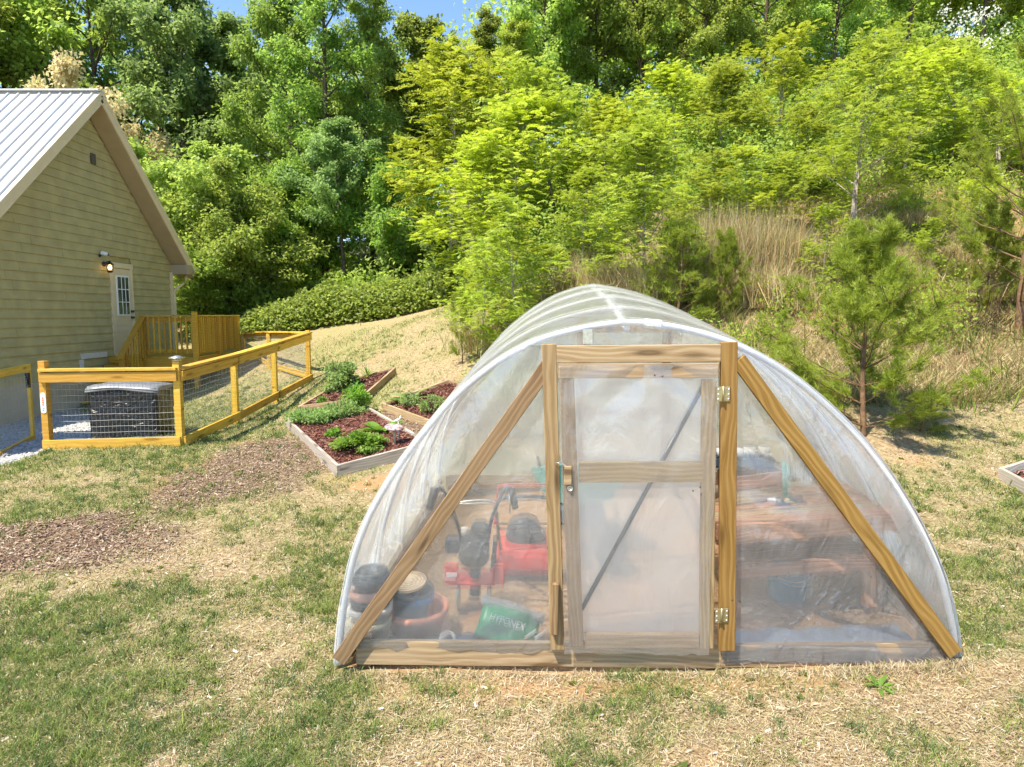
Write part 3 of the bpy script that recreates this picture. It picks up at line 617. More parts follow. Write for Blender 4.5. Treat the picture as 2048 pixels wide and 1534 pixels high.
HOOP = [(-1.82, -.06), (-1.809, .078), (-1.782, .285), (-1.754, .427), (-1.71, .614), (-1.636, .816), (-1.551, .985), (-1.428, 1.182), (-1.292, 1.363), (-1.113, 1.575), (-.951, 1.718), (-.762, 1.85), (-.56, 1.946), (-.303, 2.008), (-.089, 2.034), (.05, 2.026), (.181, 2.009), (.381, 1.961), (.581, 1.885), (.782, 1.775), (.986, 1.624), (1.192, 1.437), (1.372, 1.234), (1.526, 1.014), (1.652, .80), (1.767, .553), (1.838, .327), (1.875, .158), (1.885, .02)]
HS = [(p.x, p.y) for p in bend([(a, b, 0) for a, b in HOOP], 4)]
GL = 3.1
def prof(ly):
    """the hoop outline at depth ly; towards the back the ridge lifts and points"""
    t = ly / GL; out = []
    for x, z in HS:
        k = math.exp(-((x + .06) / .55) ** 2); pk = max(0, 1 - abs(x + .07) / .6)
        out.append((x + .155 * t * (1 - .7 * k * t), z + .093 * ly * smooth(-.1, .5, z) + (.05 * k * .3 + .035 * pk) * min(1, t * 1.6)))
    return out
HOOPY = [.03, .80, 1.57, 2.34, GL]
for ly in HOOPY:
    pr = prof(ly); tube('hoop', [(x, ly, z) for x, z in pr], .016 if ly > .1 else .019, M['pvc'], gh, 10)
tube('ridge_pole', [(prof(ly)[56][0], ly, prof(ly)[56][1] - .035) for ly in np.linspace(.03, GL, 9)], .019, M['pvc'], gh, 8)
for s in (0, -1):
    pts = [(prof(ly)[s][0] + (.05 if s == 0 else -.05), ly, float(np.interp(ly, [0, GL], [.03, .3])) + .02 + (.06 if s else -.03)) for ly in (0.08, GL)]
    board('side_sill', pts[0], pts[1], .14, .04, M['wood'], gh)
box('coupler', (.12, .054, .054), (.06, .03, 2.028), M['pvc'], gh, (0, R(5), 0), bev=.018)
# roof cover draped over hoops
nl = 64; PV = []
r = np.random.default_rng(5)
for j in range(nl + 1):
    ly = -.01 + (GL + .03) * j / nl; pr = prof(max(0, ly)); sag = 1.0
    d = min(abs(ly - q) for q in HOOPY); sag = smooth(0, .3, d) * .028
    cx, cz = .03, .7
    for i, (x, z) in enumerate(pr):
        vx, vz = x - cx, z - cz; L = math.hypot(vx, vz) + 1e-6; rr = .026 - sag + .006 * math.sin(i * .45 + 3 * math.sin(j * .3)) * (sag / .028)
        PV.append((x + vx / L * rr, ly, z + vz / L * rr))
w = len(HS); obj('cover_film', mesh('cover_film', PV, [(j * w + i, j * w + i + 1, (j + 1) * w + i + 1, (j + 1) * w + i) for j in range(nl) for i in range(w - 1)], True), M['film_roof'], gh)
# end walls of film
def span(pr, z):
    """left and right x of the outline at height z"""
    pk = max(range(len(pr)), key=lambda i: pr[i][1]); Ls = pr[:pk + 1]; Rs = pr[pk:][::-1]
    return float(np.interp(z, [b for a, b in Ls], [a for a, b in Ls])), float(np.interp(z, [b for a, b in Rs], [a for a, b in Rs]))
PF = prof(0); ZT = max(b for a, b in PF)
def film_sheet(name, xl, xr, z0, z1, nu, nv, ly, amp, seed, mt, ragged=.0, fold=None):
    V = []
    for j in range(nv + 1):
        v = j / nv
        for i in range(nu + 1):
            u = i / nu; zz = z0 + (z1 - z0) * v
            if ragged and j == 0: zz += ragged * (fbm(u * 6, seed, 3, seed, 3) - .5) * 2
            a, b = xl(zz), xr(zz); x = a + (b - a) * u
            d = amp * ((fbm(x * 1.3 + zz * .5, zz * .8, 3.0, seed, 3) - .5) * 2 + .5 * math.sin(8 * x + 5 * zz + seed) * (fbm(x, zz, 2, seed + 9, 2)))
            if fold: d += fold(x, zz)
            V.append((x, ly + d * min(1, 4 * u * 1.5 + .1) * min(1, 4 * (1 - u) * 1.5 + .1), zz))
    w_ = nu + 1
    return mesh(name, V, [(j * w_ + i, j * w_ + i + 1, (j + 1) * w_ + i + 1, (j + 1) * w_ + i) for j in range(nv) for i in range(nu)], True)
lp = lambda z: -.535 + .035 * (1.0 - z)            # leaning posts
rp = lambda z: .48 + .026 * (1.0 - z)
def foldL(x, z):                                  # creases that run off the brace
    s = (x + 1.2) * .78 + (z - .9) * -.62; return .016 * math.sin(26 * s + 4 * x) * math.exp(-((s + .25) / .35) ** 2)
def foldR(x, z):
    s = (x - 1.2) * .78 + (z - .9) * .62; return .013 * math.sin(22 * s + 5 * z) * math.exp(-((s - .2) / .35) ** 2) + .012 * math.sin(30 * (z + .35 * x)) * math.exp(-((x - .75) / .22) ** 2) * math.exp(-((z - 1.05) / .35) ** 2)
obj('front_film', film_sheet('front_film', lambda z: span(PF, z)[0] - .01, lp, .065, 1.90, 46, 70, -.012, .012, 3, M['film_front'], .03, foldL), M['film_front'], gh)
obj('front_film', film_sheet('front_film', rp, lambda z: span(PF, z)[1] + .01, .015, 1.90, 46, 70, -.012, .011, 8, M['film_front'], .02, foldR), M['film_front'], gh)
obj('front_film', film_sheet('front_film', lambda z: span(PF, min(z, ZT - .003))[0], lambda z: span(PF, min(z, ZT - .003))[1], 1.905, ZT + .015, 60, 10, -.006, .008, 12, M['film_front']), M['film_front'], gh)
PB = prof(GL); ZB_ = max(b for a, b in PB)
obj('back_film', film_sheet('back_film', lambda z: span(PB, min(z, ZB_ - .004))[0], lambda z: span(PB, min(z, ZB_ - .004))[1], .3, ZB_, 60, 50, GL, .01, 15, M['film_back']), M['film_back'], gh)
for x0, x1 in ((-.25, -.25), (.62, .62)): board('back_post', (x0 + .1, GL - .04, .3), (x1 + .1, GL - .04, 2.15), .085, .04, M['wood'], gh, wide=(1, 0, 0))
board('back_rail', (-.2, GL - .075, 1.95), (.75, GL - .075, 1.95), .085, .03, M['wood'], gh); board('back_rail', (-.2, GL - .075, 1.1), (.75, GL - .075, 1.1), .085, .03, M['wood'], gh)
board('back_sill', (-1.55, GL - .03, .33), (1.95, GL - .03, .42), .14, .04, M['wood'], gh)
# timber of the front
def screws(part, pts):
    for p in pts:
        o = lathe('screw', [(0, 0), (.005, 0), (.005, .002), (0, .003)], M['screw'], None, 8, (0, 0, 0)); o.parent = part
        Mi = part.matrix_local.inverted(); o.matrix_local = Mi @ (Matrix.Translation(p) @ Matrix.Rotation(R(90), 4, 'X'))
o = board('post', (-.478, -.036, .096), (-.538, -.036, 1.915), .082, .04, M['wood'], gh, wide=(1, 0, 0)); screws(o, [(-.525, -.057, 1.86), (-.513, -.057, 1.38), (-.49, -.057, 1.38), (-.512, -.057, 1.31), (-.485, -.057, .80), (-.50, -.057, .80), (-.47, -.057, .15)])
o = board('post', (.522, -.036, .108), (.478, -.036, 1.928), .092, .04, M['wood_gold'], gh, wide=(1, 0, 0)); screws(o, [(.46, -.057, 1.8), (.50, -.057, 1.84), (.49, -.057, 1.20), (.515, -.057, 1.20), (.50, -.057, .68), (.53, -.057, .68)])
o = board('header', (-.496, -.036, 1.857), (.432, -.036, 1.866), .098, .038, M['wood_pale'], gh); screws(o, [(-.44, -.056, 1.88), (-.44, -.056, 1.83), (-.05, -.056, 1.885), (-.05, -.056, 1.84), (.36, -.056, 1.89), (.36, -.056, 1.835)])
o = board('brace', (-.545, -.034, 1.79), (-1.80, -.034, .0), .088, .037, M['wood'], gh, wide=(1, 0, .6)); screws(o, [(-.62, -.053, 1.70), (-.60, -.053, 1.66), (-1.0, -.053, 1.14), (-1.03, -.053, 1.11), (-.99, -.053, 1.09), (-1.42, -.053, .56), (-1.40, -.053, .52), (-1.74, -.053, .10)])
o = board('brace', (.532, -.034, 1.83), (1.845, -.034, .108), .088, .037, M['wood_gold'], gh, wide=(1, 0, .6)); screws(o, [(.60, -.053, 1.76), (.58, -.053, 1.72), (1.0, -.053, 1.23), (.97, -.053, 1.22), (1.36, -.053, .78), (1.34, -.053, .74), (1.57, -.053, .46), (1.76, -.053, .2)])
board('base_board', (-1.70, .008, .035), (.50, .008, .050), .15, .038, M['wood_pale'], gh)
board('base_board', (.50, .0085, .050), (1.80, .0085, .09), .14, .036, M['wood_pale'], gh)
box('corner_stake', (.09, .09, .4), (-1.66, .06, -.08), M['wood'], gh); box('corner_stake', (.09, .09, .4), (1.74, .06, .05), M['wood'], gh)
board('turn_block', (-.492, -.072, .515), (-.497, -.072, .205), .038, .032, M['wood'], gh, wide=(1, 0, 0))
# ragged strip of film over the base board
obj('skirt_film', film_sheet('skirt_film', lambda z: .53, lambda z: 1.72, .03, .13, 40, 4, -.020, .008, 21, M['film_front'], .02), M['film_front'], gh)
# door: the film sheet carries the frame pieces
dxl = lambda z: -.482 + .048 * (1.8 - z) * .55; dxr = lambda z: .42 + .018 * (1.8 - z) * .55
def foldD(x, z): return -.016 * math.exp(-((z - 1.66) / .14) ** 2) * math.sin(16 * x + 14 * (z - 1.66) * (1 if x > 0 else -1)) - .006 * math.sin(9 * x + 3 * z) * math.exp(-((z - 1.28) / .06) ** 2)
dm = film_sheet('door', dxl, lambda z: dxr(z) - .005 - .02 * smooth(1.3, .6, z), .085, 1.80, 40, 70, -.064, .004, 31, M['film_door'], .022, foldD)
gd = obj('door', dm, M['film_door'], gh)
M['film_inner'] = film_mat('inner_door_film', .48, tint=(.92, .94, .98), bump=.4, bs=4.0, gloss=.06, blur=.2, tlf=.65, crease=.03)
obj('inner_film', film_sheet('inner_film', lambda z: -.40 + .03 * (1.7 - z), lambda z: .38 + .015 * (1.7 - z), .14, 1.75, 24, 40, -.014, .004, 51, M['film_inner']), M['film_inner'], gd)
board('stile', (-.365, -.038, .12), (-.437, -.038, 1.715), .085, .036, M['wood'], gd, wide=(1, 0, 0))
board('stile', (.402, -.038, .12), (.372, -.038, 1.715), .080, .036, M['wood'], gd, wide=(1, 0, 0))
board('rail', (-.485, -.039, 1.762), (.424, -.039, 1.768), .085, .036, M['wood_pale'], gd)
board('rail', (-.36, -.040, 1.175), (.35, -.040, 1.182), .120, .034, M['wood'], gd)
board('rail', (-.315, -.040, .155), (.357, -.040, .168), .085, .034, M['wood_pale'], gd)
tube('cross_brace', [(.355, -.002, 1.69), (-.335, -.002, .33)], .017, M['dark_steel'], gd, 8)
for x, z in ((.448, 1.635), (.478, .33)):
    hg = box('hinge', (.036, .004, .085), (x - .02, -.0685, z), M['brass'], gd, bev=.001)
    box('hinge_leaf', (.036, .004, .085), (.041, .008, 0), M['brass'], hg, bev=.001)
    tube('hinge_pin', [(.0195, -.002, -.044), (.0195, -.002, .046)], .006, M['brass'], hg, 8)
    for dx in (-.009, .051):
        for dz in (-.028, 0, .028): lathe('screw', [(0, 0), (.0045, 0), (.0045, .0015), (0, .002)], M['white'], hg, 8, (dx, -.003 + (.008 if dx > 0 else 0), dz), (R(90), 0, 0))
box('latch', (.05, .006, .012), (-.455, -.070, 1.225), M['steel'], gd, (0, R(35), 0), bev=.002); tube('latch_hook', bend([(-.50, -.062, 1.23), (-.48, -.085, 1.235), (-.45, -.08, 1.215), (-.44, -.07, 1.20)], 4), .003, M['steel'], gd, 6)
box('latch_block', (.045, .02, .11), (-.425, -.072, 1.16), M['wood_pale'], gd, bev=.004)
lathe('pull_hole', [(.0, 0), (.009, 0), (.011, .005), (.017, .006), (.017, .0), (.015, -.004)], M['steel'], gd, 20, (-.412, -.068, 1.082), (R(90), 0, 0))
tape = obj('tape_strip', film_sheet('tape_strip', lambda z: -.345 + .02 * (2 - z), lambda z: -.29 + .02 * (2 - z), 1.915, 2.0, 3, 6, -.012, .004, 41, None), M['steel'], gh)

# ------------------------------------------------------------------ things kept inside the greenhouse
def gpt(lx, ly): 
    a = R(2); return (.75 + lx * math.cos(a) + ly * math.sin(a), 3.92 - lx * math.sin(a) + ly * math.cos(a))
def W3(px, py, Y):                                 # a point of the photograph at a chosen depth, used for siting only
    p = R(5.73); v = Vector((px - 1024, 1366 * math.cos(p) + (767 - py) * math.sin(p), -1366 * math.sin(p) + (767 - py) * math.cos(p))); t = Y / v.y; return (v.x * t, Y, 2.08 + v.z * t)
def onfloor(x, y, dz=0.0): return (x, y, h(x, y) + dz)
# push mower
mx, my = .10, 5.45; mow = thing('push_mower', 'red push lawn mower with black handle behind the tiller', 'lawn mower', onfloor(mx, my)); mow.scale = (.9, .9, .92)
dk = pillow(.50, .62, .17, 6, .004, 4)
for v in dk.vertices:
    v.co.x *= 1 - .12 * max(0, v.co.z) / .1 ; v.co.y *= 1 - .08 * max(0, v.co.z) / .1
obj('deck_shell', dk, M['red'], mow, (0, 0, .17))
lathe('engine', [(0, 0), (.16, 0), (.17, .05), (.15, .14), (.12, .20), (.05, .23), (0, .235)], M['engine'], mow, 22, (0, .03, .25)); box('air_filter', (.14, .10, .10), (.12, -.1, .33), M['black'], mow, bev=.02); lathe('fuel_cap', [(0, 0), (.035, 0), (.035, .03), (0, .032)], M['black'], mow, 12, (-.1, -.08, .37))
for sx in (-1, 1):
    for y in (-.26, .26):
        wv = lathe('wheel', [(.0, -.02), (.06, -.02), (.1, -.025), (.105, 0), (.1, .025), (.06, .02), (0, .02)], M['rubber'], mow, 20, (sx * .27, y, .105), (0, R(90), 0)); lathe('hub', [(0, .021), (.05, .021), (.045, .03), (0, .032)], M['potwhite'], wv, 16); lathe('hub', [(0, -.021), (.05, -.021), (.045, -.03), (0, -.032)], M['potwhite'], wv, 16)
hz0, hy0 = .86, -.92
tube('handle', bend([(-.20, -.24, .22), (-.22, -.40, .42), (-.235, -.75, .74), (-.215, hy0, hz0), (-.10, hy0 - .01, hz0 + .03), (.10, hy0 - .01, hz0 + .03), (.215, hy0, hz0), (.235, -.75, .74), (.22, -.40, .42), (.20, -.24, .22)], 5), .0145, M['dark_steel'], mow, 8)
tube('cross_bar', [(-.228, -.56, .57), (.228, -.56, .57)], .011, M['dark_steel'], mow, 8)
tube('bail_bar', bend([(-.225, -.80, .78), (-.22, -.86, .92), (-.17, -.87, .97), (.17, -.87, .97), (.22, -.86, .92), (.225, -.80, .78)], 4), .007, M['red'], mow, 6)
for z, x in ((.82, -.235), (.62, -.245)): box('clip', (.03, .03, .06), (x, -.84 if z > .8 else -.64, z), M['red'], mow, bev=.006)
# tiller
tx, ty = W3(945, 1190, 4.72)[:2]; til = thing('garden_tiller', 'black and red garden tiller with upright handlebars', 'tiller', onfloor(tx, ty))
box('engine_block', (.20, .22, .20), (.02, .02, .47), M['engine'], til, bev=.03); lathe('recoil_cover', [(0, 0), (.10, 0), (.11, .03), (.08, .06), (0, .07)], M['black'], til, 20, (.02, -.09, .47), (R(90), 0, 0)); box('air_box', (.12, .1, .12), (-.13, 0, .50), M['engine'], til, bev=.02); box('fuel_tank', (.13, .14, .09), (.06, .02, .62), M['black'], til, bev=.03); lathe('fuel_cap', [(0, 0), (.028, 0), (.028, .025), (0, .03)], M['potwhite'], til, 12, (-.05, -.02, .60))
tube('drive_tube', [(.02, .02, .38), (.02, .02, .12)], .04, M['engine'], til, 12); box('tine_guard', (.34, .22, .02), (.0, .03, .25), M['red'], til, (R(8), 0, 0), bev=.006); box('guard_flap', (.10, .02, .15), (-.14, -.08, .32), M['red'], til, bev=.005); box('sticker', (.075, .004, .03), (-.14, -.093, .31), M['white'], til, bev=.001); box('guard_flap', (.08, .02, .15), (.19, -.05, .30), M['red'], til, bev=.005)
for x in (-.10, .12):
    tn = lathe('tine_wheel', [(0, -.01), (.11, -.012), (.13, 0), (.11, .012), (0, .01)], M['steel'], til, 8, (x, .03, .12), (0, R(90), 0))
for s in (-1, 1):
    tube('handlebar', bend([(.02 + s * .09, 0, .52), (.02 + s * .13, -.12, .74), (.03 + s * .20, -.28, .96), (.03 + s * .235, -.33, 1.0), (.03 + s * .255, -.40, .99)], 5), .0125, M['dark_steel'], til, 8)
    tube('grip', [(.03 + s * .25, -.37, 1.0), (.03 + s * .275, -.47, .90)], [.024, .022], M['rubber'], til, 10)
tube('cross_bar', bend([(-.14, -.14, .76), (-.12, -.17, .83), (-.05, -.18, .855), (.10, -.18, .865), (.17, -.17, .84), (.18, -.15, .78)], 4), .011, M['steel'], til, 8)
tube('throttle_lever', [(.27, -.40, .96), (.27, -.38, .84)], .006, M['steel'], til, 6); box('clamp', (.05, .05, .06), (-.15, -.15, .77), M['steel'], til, bev=.01)
# pots
POT = lambda r0, r1, hh, lip=.012, wall=.006: [(0, .004), (r0 - .004, .004), (r0, 0), (r1, hh - .05), (r1 + lip, hh - .045), (r1 + lip + .003, hh), (r1 - wall, hh), (r0 - wall, .02), (0, .02)]
px0, py0 = W3(744, 1200, 4.22)[:2]
base = h(px0, py0)
for nm, lab, dz, rr, hh, mt in (('plant_pot', 'cream flower pot at the bottom of the pot stack', .0, .12, .22, 'potcream'), ('plant_pot', 'off-white rimmed flower pot in the middle of the pot stack', .11, .125, .20, 'potwhite'), ('plant_pot', 'black flower pot under the pink one in the stack', .20, .118, .17, 'black'), ('plant_pot', 'pink terracotta flower pot high in the pot stack', .26, .128, .17, 'pinkish'), ('plant_pot', 'slate blue flower pot on top of the pot stack', .34, .108, .17, 'potblue'), ('plant_pot', 'smallest slate pot nested in the top of the stack', .385, .092, .15, 'potblue')):
    o = lathe(nm, POT(rr * .78, rr, hh), M[mt], None, 30, (px0, py0, base + dz), (R(2), R(-2), 0)); tag(o, lab, 'pot', 'pots stacked at the left end')
ux, uy = W3(833, 1245, 4.42)[:2]; zb = h(ux, uy)
tag(lathe('pot_saucer', [(0, .0), (.19, .0), (.225, .035), (.232, .035), (.20, -.004), (0, -.004)], M['pinkish'], None, 36, (ux, uy, zb + .01)), 'faded terracotta saucer under the wide tub', 'saucer')
tag(lathe('tub', POT(.16, .205, .19, .012), M['terracotta'], None, 40, (ux, uy, zb + .02), (R(3), 0, 0)), 'wide terracotta tub holding a blue pot', 'tub')
bpx = thing('blue_pot', 'blue and slate pot with a cut log disc on top', 'pot', (ux - .05, uy + .01, zb + .05))
lathe('pot_body', POT(.10, .125, .26), M['blue'], bpx, 32, (0, 0, 0), (R(4), R(8), 0)); lathe('outer_pot', POT(.11, .135, .16), M['potblue'], bpx, 32, (0, 0, .13), (R(6), R(9), 0))
ld = thing('log_disc', 'round cut log disc lying on the blue pot', 'log', (ux - .045, uy, zb + .345)); ld.rotation_euler = (R(10), R(-6), 0)
lathe('bark_edge', [(.0, 0), (.126, 0), (.130, .012), (.126, .024), (0, .024)], M['bark'], ld, 30); lathe('cut_face', [(0, .0265), (.09, .0265), (.120, .026), (.120, .02)], M['slice'], ld, 30)
for rr in (.03, .055, .08, .1): lathe('growth_ring', [(rr, .0272), (rr + .004, .0285), (rr + .008, .0272)], shaded('growth_ring', (.50, .33, .18), .8), ld, 30)
# soil bag with print
bgx, bgy, _ = W3(1005, 1262, 4.22); bag = thing('soil_bag', 'green HYPONEX potting soil bag slumped by the door post', 'bag', onfloor(bgx, bgy, .02)); bag.rotation_euler = (R(-30), R(17), R(-4)); bag.scale = (.9, .9, .88)
me = pillow(.42, .12, .26, 12, .012, 7)
for v in me.vertices: v.co.y *= max(.25, 1 - (abs(v.co.x) / .24) ** 2 * .7) * (1 - .45 * max(0, v.co.z) / .13); v.co.x += .05 * v.co.z
obj('bag_body', me, M['baggreen'], bag, (0, 0, .13))
me = pillow(.47, .05, .07, 10, .014, 9); clear = film_mat('clear_bag_top', .45, bump=.8, bs=20, gloss=.2); obj('bag_top', me, clear, bag, (0, .0, .265))
me = pillow(.16, .10, .10, 8, .014, 10); obj('brown_bag_end', me, shaded('brown_print', (.16, .085, .06), .35, .5), bag, (.20, -.02, .03), (0, R(20), 0))
cu = bpy.data.curves.new('lettering', 'FONT'); cu.body = 'HYPONEX'; cu.size = .062; cu.extrude = .001; cu.align_x = 'CENTER'; cu.shear = .15
to = bpy.data.objects.new('lettering_src', cu); COL.objects.link(to); dg = bpy.context.evaluated_depsgraph_get(); tm = bpy.data.meshes.new_from_object(to.evaluated_get(dg)); bpy.data.objects.remove(to)
for v in tm.vertices: 
    v.co.x *= .92; v.co.y *= 1.15
lt = obj('lettering', tm, M['white'], bag, (-.02, -.082, .135), (R(82), 0, 0))
for a, b in ((-.02, .03), (.05, .05)): box('print_stripe', (.10, .002, .012), (.185 + a, -.062, .10 + b), M['white'], bag, (0, R(-50), 0), bev=0)
sh = thing('white_scoop', 'small white plastic scoop beside the soil bag', 'scoop', (W3(905, 1250, 4.28)[0], 4.28, h(-.35, 4.28) + .03)); lathe('scoop_cup', [(0, 0), (.03, .0), (.045, .05), (.05, .10), (.046, .10), (.03, .01), (0, .008)], M['white'], sh, 18, (0, 0, 0), (R(60), R(-40), 0)); tube('scoop_handle', [(0, 0, .0), (-.03, .06, -.01)], .01, M['white'], sh, 8)
# dark ground sheet along the front
V = []; nn = 40
for j in range(5):
    for i in range(nn + 1):
        lx = -1.6 + 1.05 * i / nn; x, y = gpt(lx, .07 + .07 * j); V.append((x, y, h(x, y) + .03 + .05 * fbm(lx * 3, j * .5, 3, 70, 3)))
tag(obj('ground_sheet', mesh('ground_sheet', V, [(j * (nn + 1) + i, j * (nn + 1) + i + 1, (j + 1) * (nn + 1) + i + 1, (j + 1) * (nn + 1) + i) for j in range(4) for i in range(nn)], True), shaded('navy_sheet', (.05, .07, .11), .4, .5, bump=.6, bscale=14)), 'dark blue plastic sheet crumpled along the left base board', 'sheet')
V = []
for j in range(5):
    for i in range(nn + 1):
        lx = .58 + 1.12 * i / nn; x, y = gpt(lx, .07 + .07 * j); V.append((x, y, h(x, y) + .03 + .06 * fbm(lx * 3, j * .5, 3, 75, 3)))
tag(obj('ground_sheet', mesh('ground_sheet', V, [(j * (nn + 1) + i, j * (nn + 1) + i + 1, (j + 1) * (nn + 1) + i + 1, (j + 1) * (nn + 1) + i) for j in range(4) for i in range(nn)], True), shaded('grey_blue_sheet', (.20, .24, .30), .4, .5, bump=.6, bscale=14)), 'grey blue plastic sheet behind the right base board', 'sheet')
# potting bench (follows the sloping floor)
bch = thing('potting_bench', 'red-brown wooden potting bench with lower shelf inside the greenhouse', 'bench', (1.42, 4.42, .06)); bch.rotation_euler = (R(2), R(-5), R(-1))
for k in range(6): board('top_board', (0, .02 + .135 * k + .06, .62), (1.16, .02 + .135 * k + .06, .62), .128, .03, M['wood_pale'] if k % 2 else M['bench'], bch, wide=(0, 1, 0))
board('apron', (0, .0, .575), (1.16, .0, .575), .12, .036, M['bench'], bch); board('apron', (1.14, .04, .565), (1.14, .82, .565), .10, .036, M['bench'], bch, wide=(0, 0, 1)); board('apron', (.02, .04, .565), (.02, .82, .565), .10, .036, M['bench'], bch, wide=(0, 0, 1))
for x in (.07, 1.0):
    for y in (.05, .76): board('leg', (x, y, -.03), (x, y, .60), .085, .05, M['bench'], bch, wide=(1, 0, 0))
board('shelf_rail', (.12, .02, .30), (1.02, .02, .30), .085, .036, M['bench'], bch); board('shelf_rail', (.12, .80, .30), (1.02, .80, .30), .085, .036, M['bench'], bch); board('shelf_board', (.1, .25, .33), (1.05, .25, .33), .3, .02, M['bench'], bch, wide=(0, 1, 0)); board('shelf_board', (.1, .6, .33), (1.05, .6, .33), .3, .02, M['bench'], bch, wide=(0, 1, 0)); board('back_panel', (.05, .80, .46), (1.08, .80, .46), .22, .02, M['dark_steel'], bch)
bk = thing('bucket', 'teal blue bucket under the potting bench', 'bucket', onfloor(1.98, 4.75)); lathe('bucket_body', [(0, 0), (.125, 0), (.15, .28), (.158, .28), (.158, .30), (.145, .30), (.12, .015), (0, .015)], M['bluebucket'], bk, 28); tube('bail', bend([(-.155, 0, .27), (-.13, -.10, .20), (0, -.15, .17), (.13, -.1, .2), (.155, 0, .27)], 4), .004, M['steel'], bk, 6)
def bench_pt(x, y, z=.64): return bch.matrix_basis @ Vector((x, y, z))
bpy.context.view_layer.update()
wc = thing('wooden_crate', 'open reddish wooden crate standing on the potting bench', 'crate', bench_pt(.40, .52)); wc.rotation_euler = (0, R(-5), R(8))
for a, b in (((-.2, -.13), (.2, -.13)), ((-.2, .13), (.2, .13))): board('slat', (*a, .05), (*b, .05), .09, .016, M['wood_pale'], wc); board('slat', (*a, .16), (*b, .16), .09, .016, M['bench'], wc)
for x in (-.2, .2): board('end_board', (x, -.12, .1), (x, .12, .1), .2, .02, M['bench'], wc)
tr = thing('seed_tray', 'dark blue seedling tray raised at the back of the bench', 'tray', bench_pt(.30, .62, .88)); box('tray_base', (.52, .26, .02), (0, 0, 0), M['potblue'], tr); 
for s in (-1, 1): box('tray_side', (.52, .012, .06), (0, s * .13, .03), M['potblue'], tr); box('tray_end', (.012, .25, .06), (s * .26, 0, .03), M['potblue'], tr)
for x in (-.2, .2): box('tray_leg', (.03, .2, .22), (x, 0, -.12), M['bench'], tr)
for k in range(5):
    o = lathe('plant_pot', POT(.028, .036, .09, .004, .003), M['potwhite'], None, 16, bench_pt(.12 + .10 * k, .60 + .03 * (k % 2), .90)); tag(o, ['leftmost white seedling pot on the tray', 'second white seedling pot from the left on the tray', 'middle white seedling pot on the tray', 'fourth white seedling pot from the left on the tray', 'rightmost white seedling pot on the tray'][k], 'pot', 'white pots on the bench tray')
dg_ = thing('hand_pump', 'teal upright rod with yellow knob standing on the bench', 'tool', bench_pt(.56, .32)); tube('rod', [(0, 0, .02), (-.01, .02, .30)], .016, M['teal'], dg_, 10); tube('body', [(-.07, -.02, .025), (.12, .02, .03)], .026, M['potblue'], dg_, 12); lathe('knob', [(0, -.02), (.02, -.01), (.02, .01), (0, .02)], M['yellow'], dg_, 14, (0, -.03, .03)); lathe('nozzle', [(0, 0), (.02, 0), (.012, .05), (0, .05)], M['white'], dg_, 12, (-.08, -.02, .03), (0, R(-90), 0))
# wheelbarrow seen through the door
wbx, wby = .68, 5.65; wb = thing('wheelbarrow', 'pale green wheelbarrow with dark wheel seen hazily through the door', 'wheelbarrow', onfloor(wbx, wby)); 
bm = bmesh.new(); bmesh.ops.create_cube(bm, size=1.0)
for v in bm.verts:
    t = .62 if v.co.z < 0 else 1.0; v.co = Vector((v.co.x * .62 * t, v.co.y * .8 * t, v.co.z * .30))
bm.faces.ensure_lookup_table(); top = [f for f in bm.faces if f.normal.z > .9]; bmesh.ops.delete(bm, geom=top, context='FACES_ONLY'); bmesh.ops.solidify(bm, geom=bm.faces[:], thickness=.012); me = bpy.data.meshes.new('tray'); bm.to_mesh(me); bm.free()
obj('tray', me, M['teal'], wb, (-.12, 0, .62), (R(-14), 0, R(12))); wl_ = lathe('wheel', [(0, -.03), (.12, -.03), (.19, -.05), (.205, 0), (.19, .05), (.12, .03), (0, .03)], M['rubber'], wb, 26, (.10, -.30, .205), (0, R(90), R(20))); lathe('rim', [(0, .031), (.11, .031), (.10, .04), (0, .042)], M['dark_steel'], wl_, 20)
for s in (-1, 1): tube('handle', [(-.06 + s * .10, -.35, .28), (-.12 + s * .22, .2, .46), (-.15 + s * .28, .85, .66)], .017, M['dark_steel'], wb, 8); tube('leg', [(-.12 + s * .2, .2, .46), (-.12 + s * .21, .3, .02)], .015, M['dark_steel'], wb, 8)
box('undertray', (.4, .45, .16), (-.12, .0, .40), shaded('blue_grey_steel', (.10, .14, .19), .5), wb, bev=.03)
# ------------------------------------------------------------------ foliage building blocks (arrays)
def unit(a): return a / np.maximum(np.linalg.norm(a, axis=-1, keepdims=True), 1e-9)
def leaf_quads(P, D, Nn, L, Wd, fold=.18):
    """one rhombic leaf per point: P base, D direction, Nn normal"""
    S = unit(np.cross(D, Nn)); Nn = np.cross(S, D); L = np.asarray(L)[:, None]; Wd = np.asarray(Wd)[:, None]
    return np.stack([P, P + D * L * .45 + S * Wd + Nn * Wd * fold, P + D * L - Nn * L * .12, P + D * L * .45 - S * Wd + Nn * Wd * fold], 1).reshape(-1, 3)
def branch_paths(start, dirs, lens, r, rise=.25, n_=5, wob=.12):
    """curved limb paths (k, n, 3)"""
    k = len(start); t = np.linspace(0, 1, n_)[None, :, None]; out = start[:, None] + dirs[:, None] * lens[:, None, None] * t
    out[:, :, 2] += rise * lens[:, None] * (t[:, :, 0] ** 2)
    w_ = np.cumsum(r.normal(0, 1, (k, n_, 3)) * lens[:, None, None] * wob / n_, 1); w_ -= w_[:, :1]; return out + w_
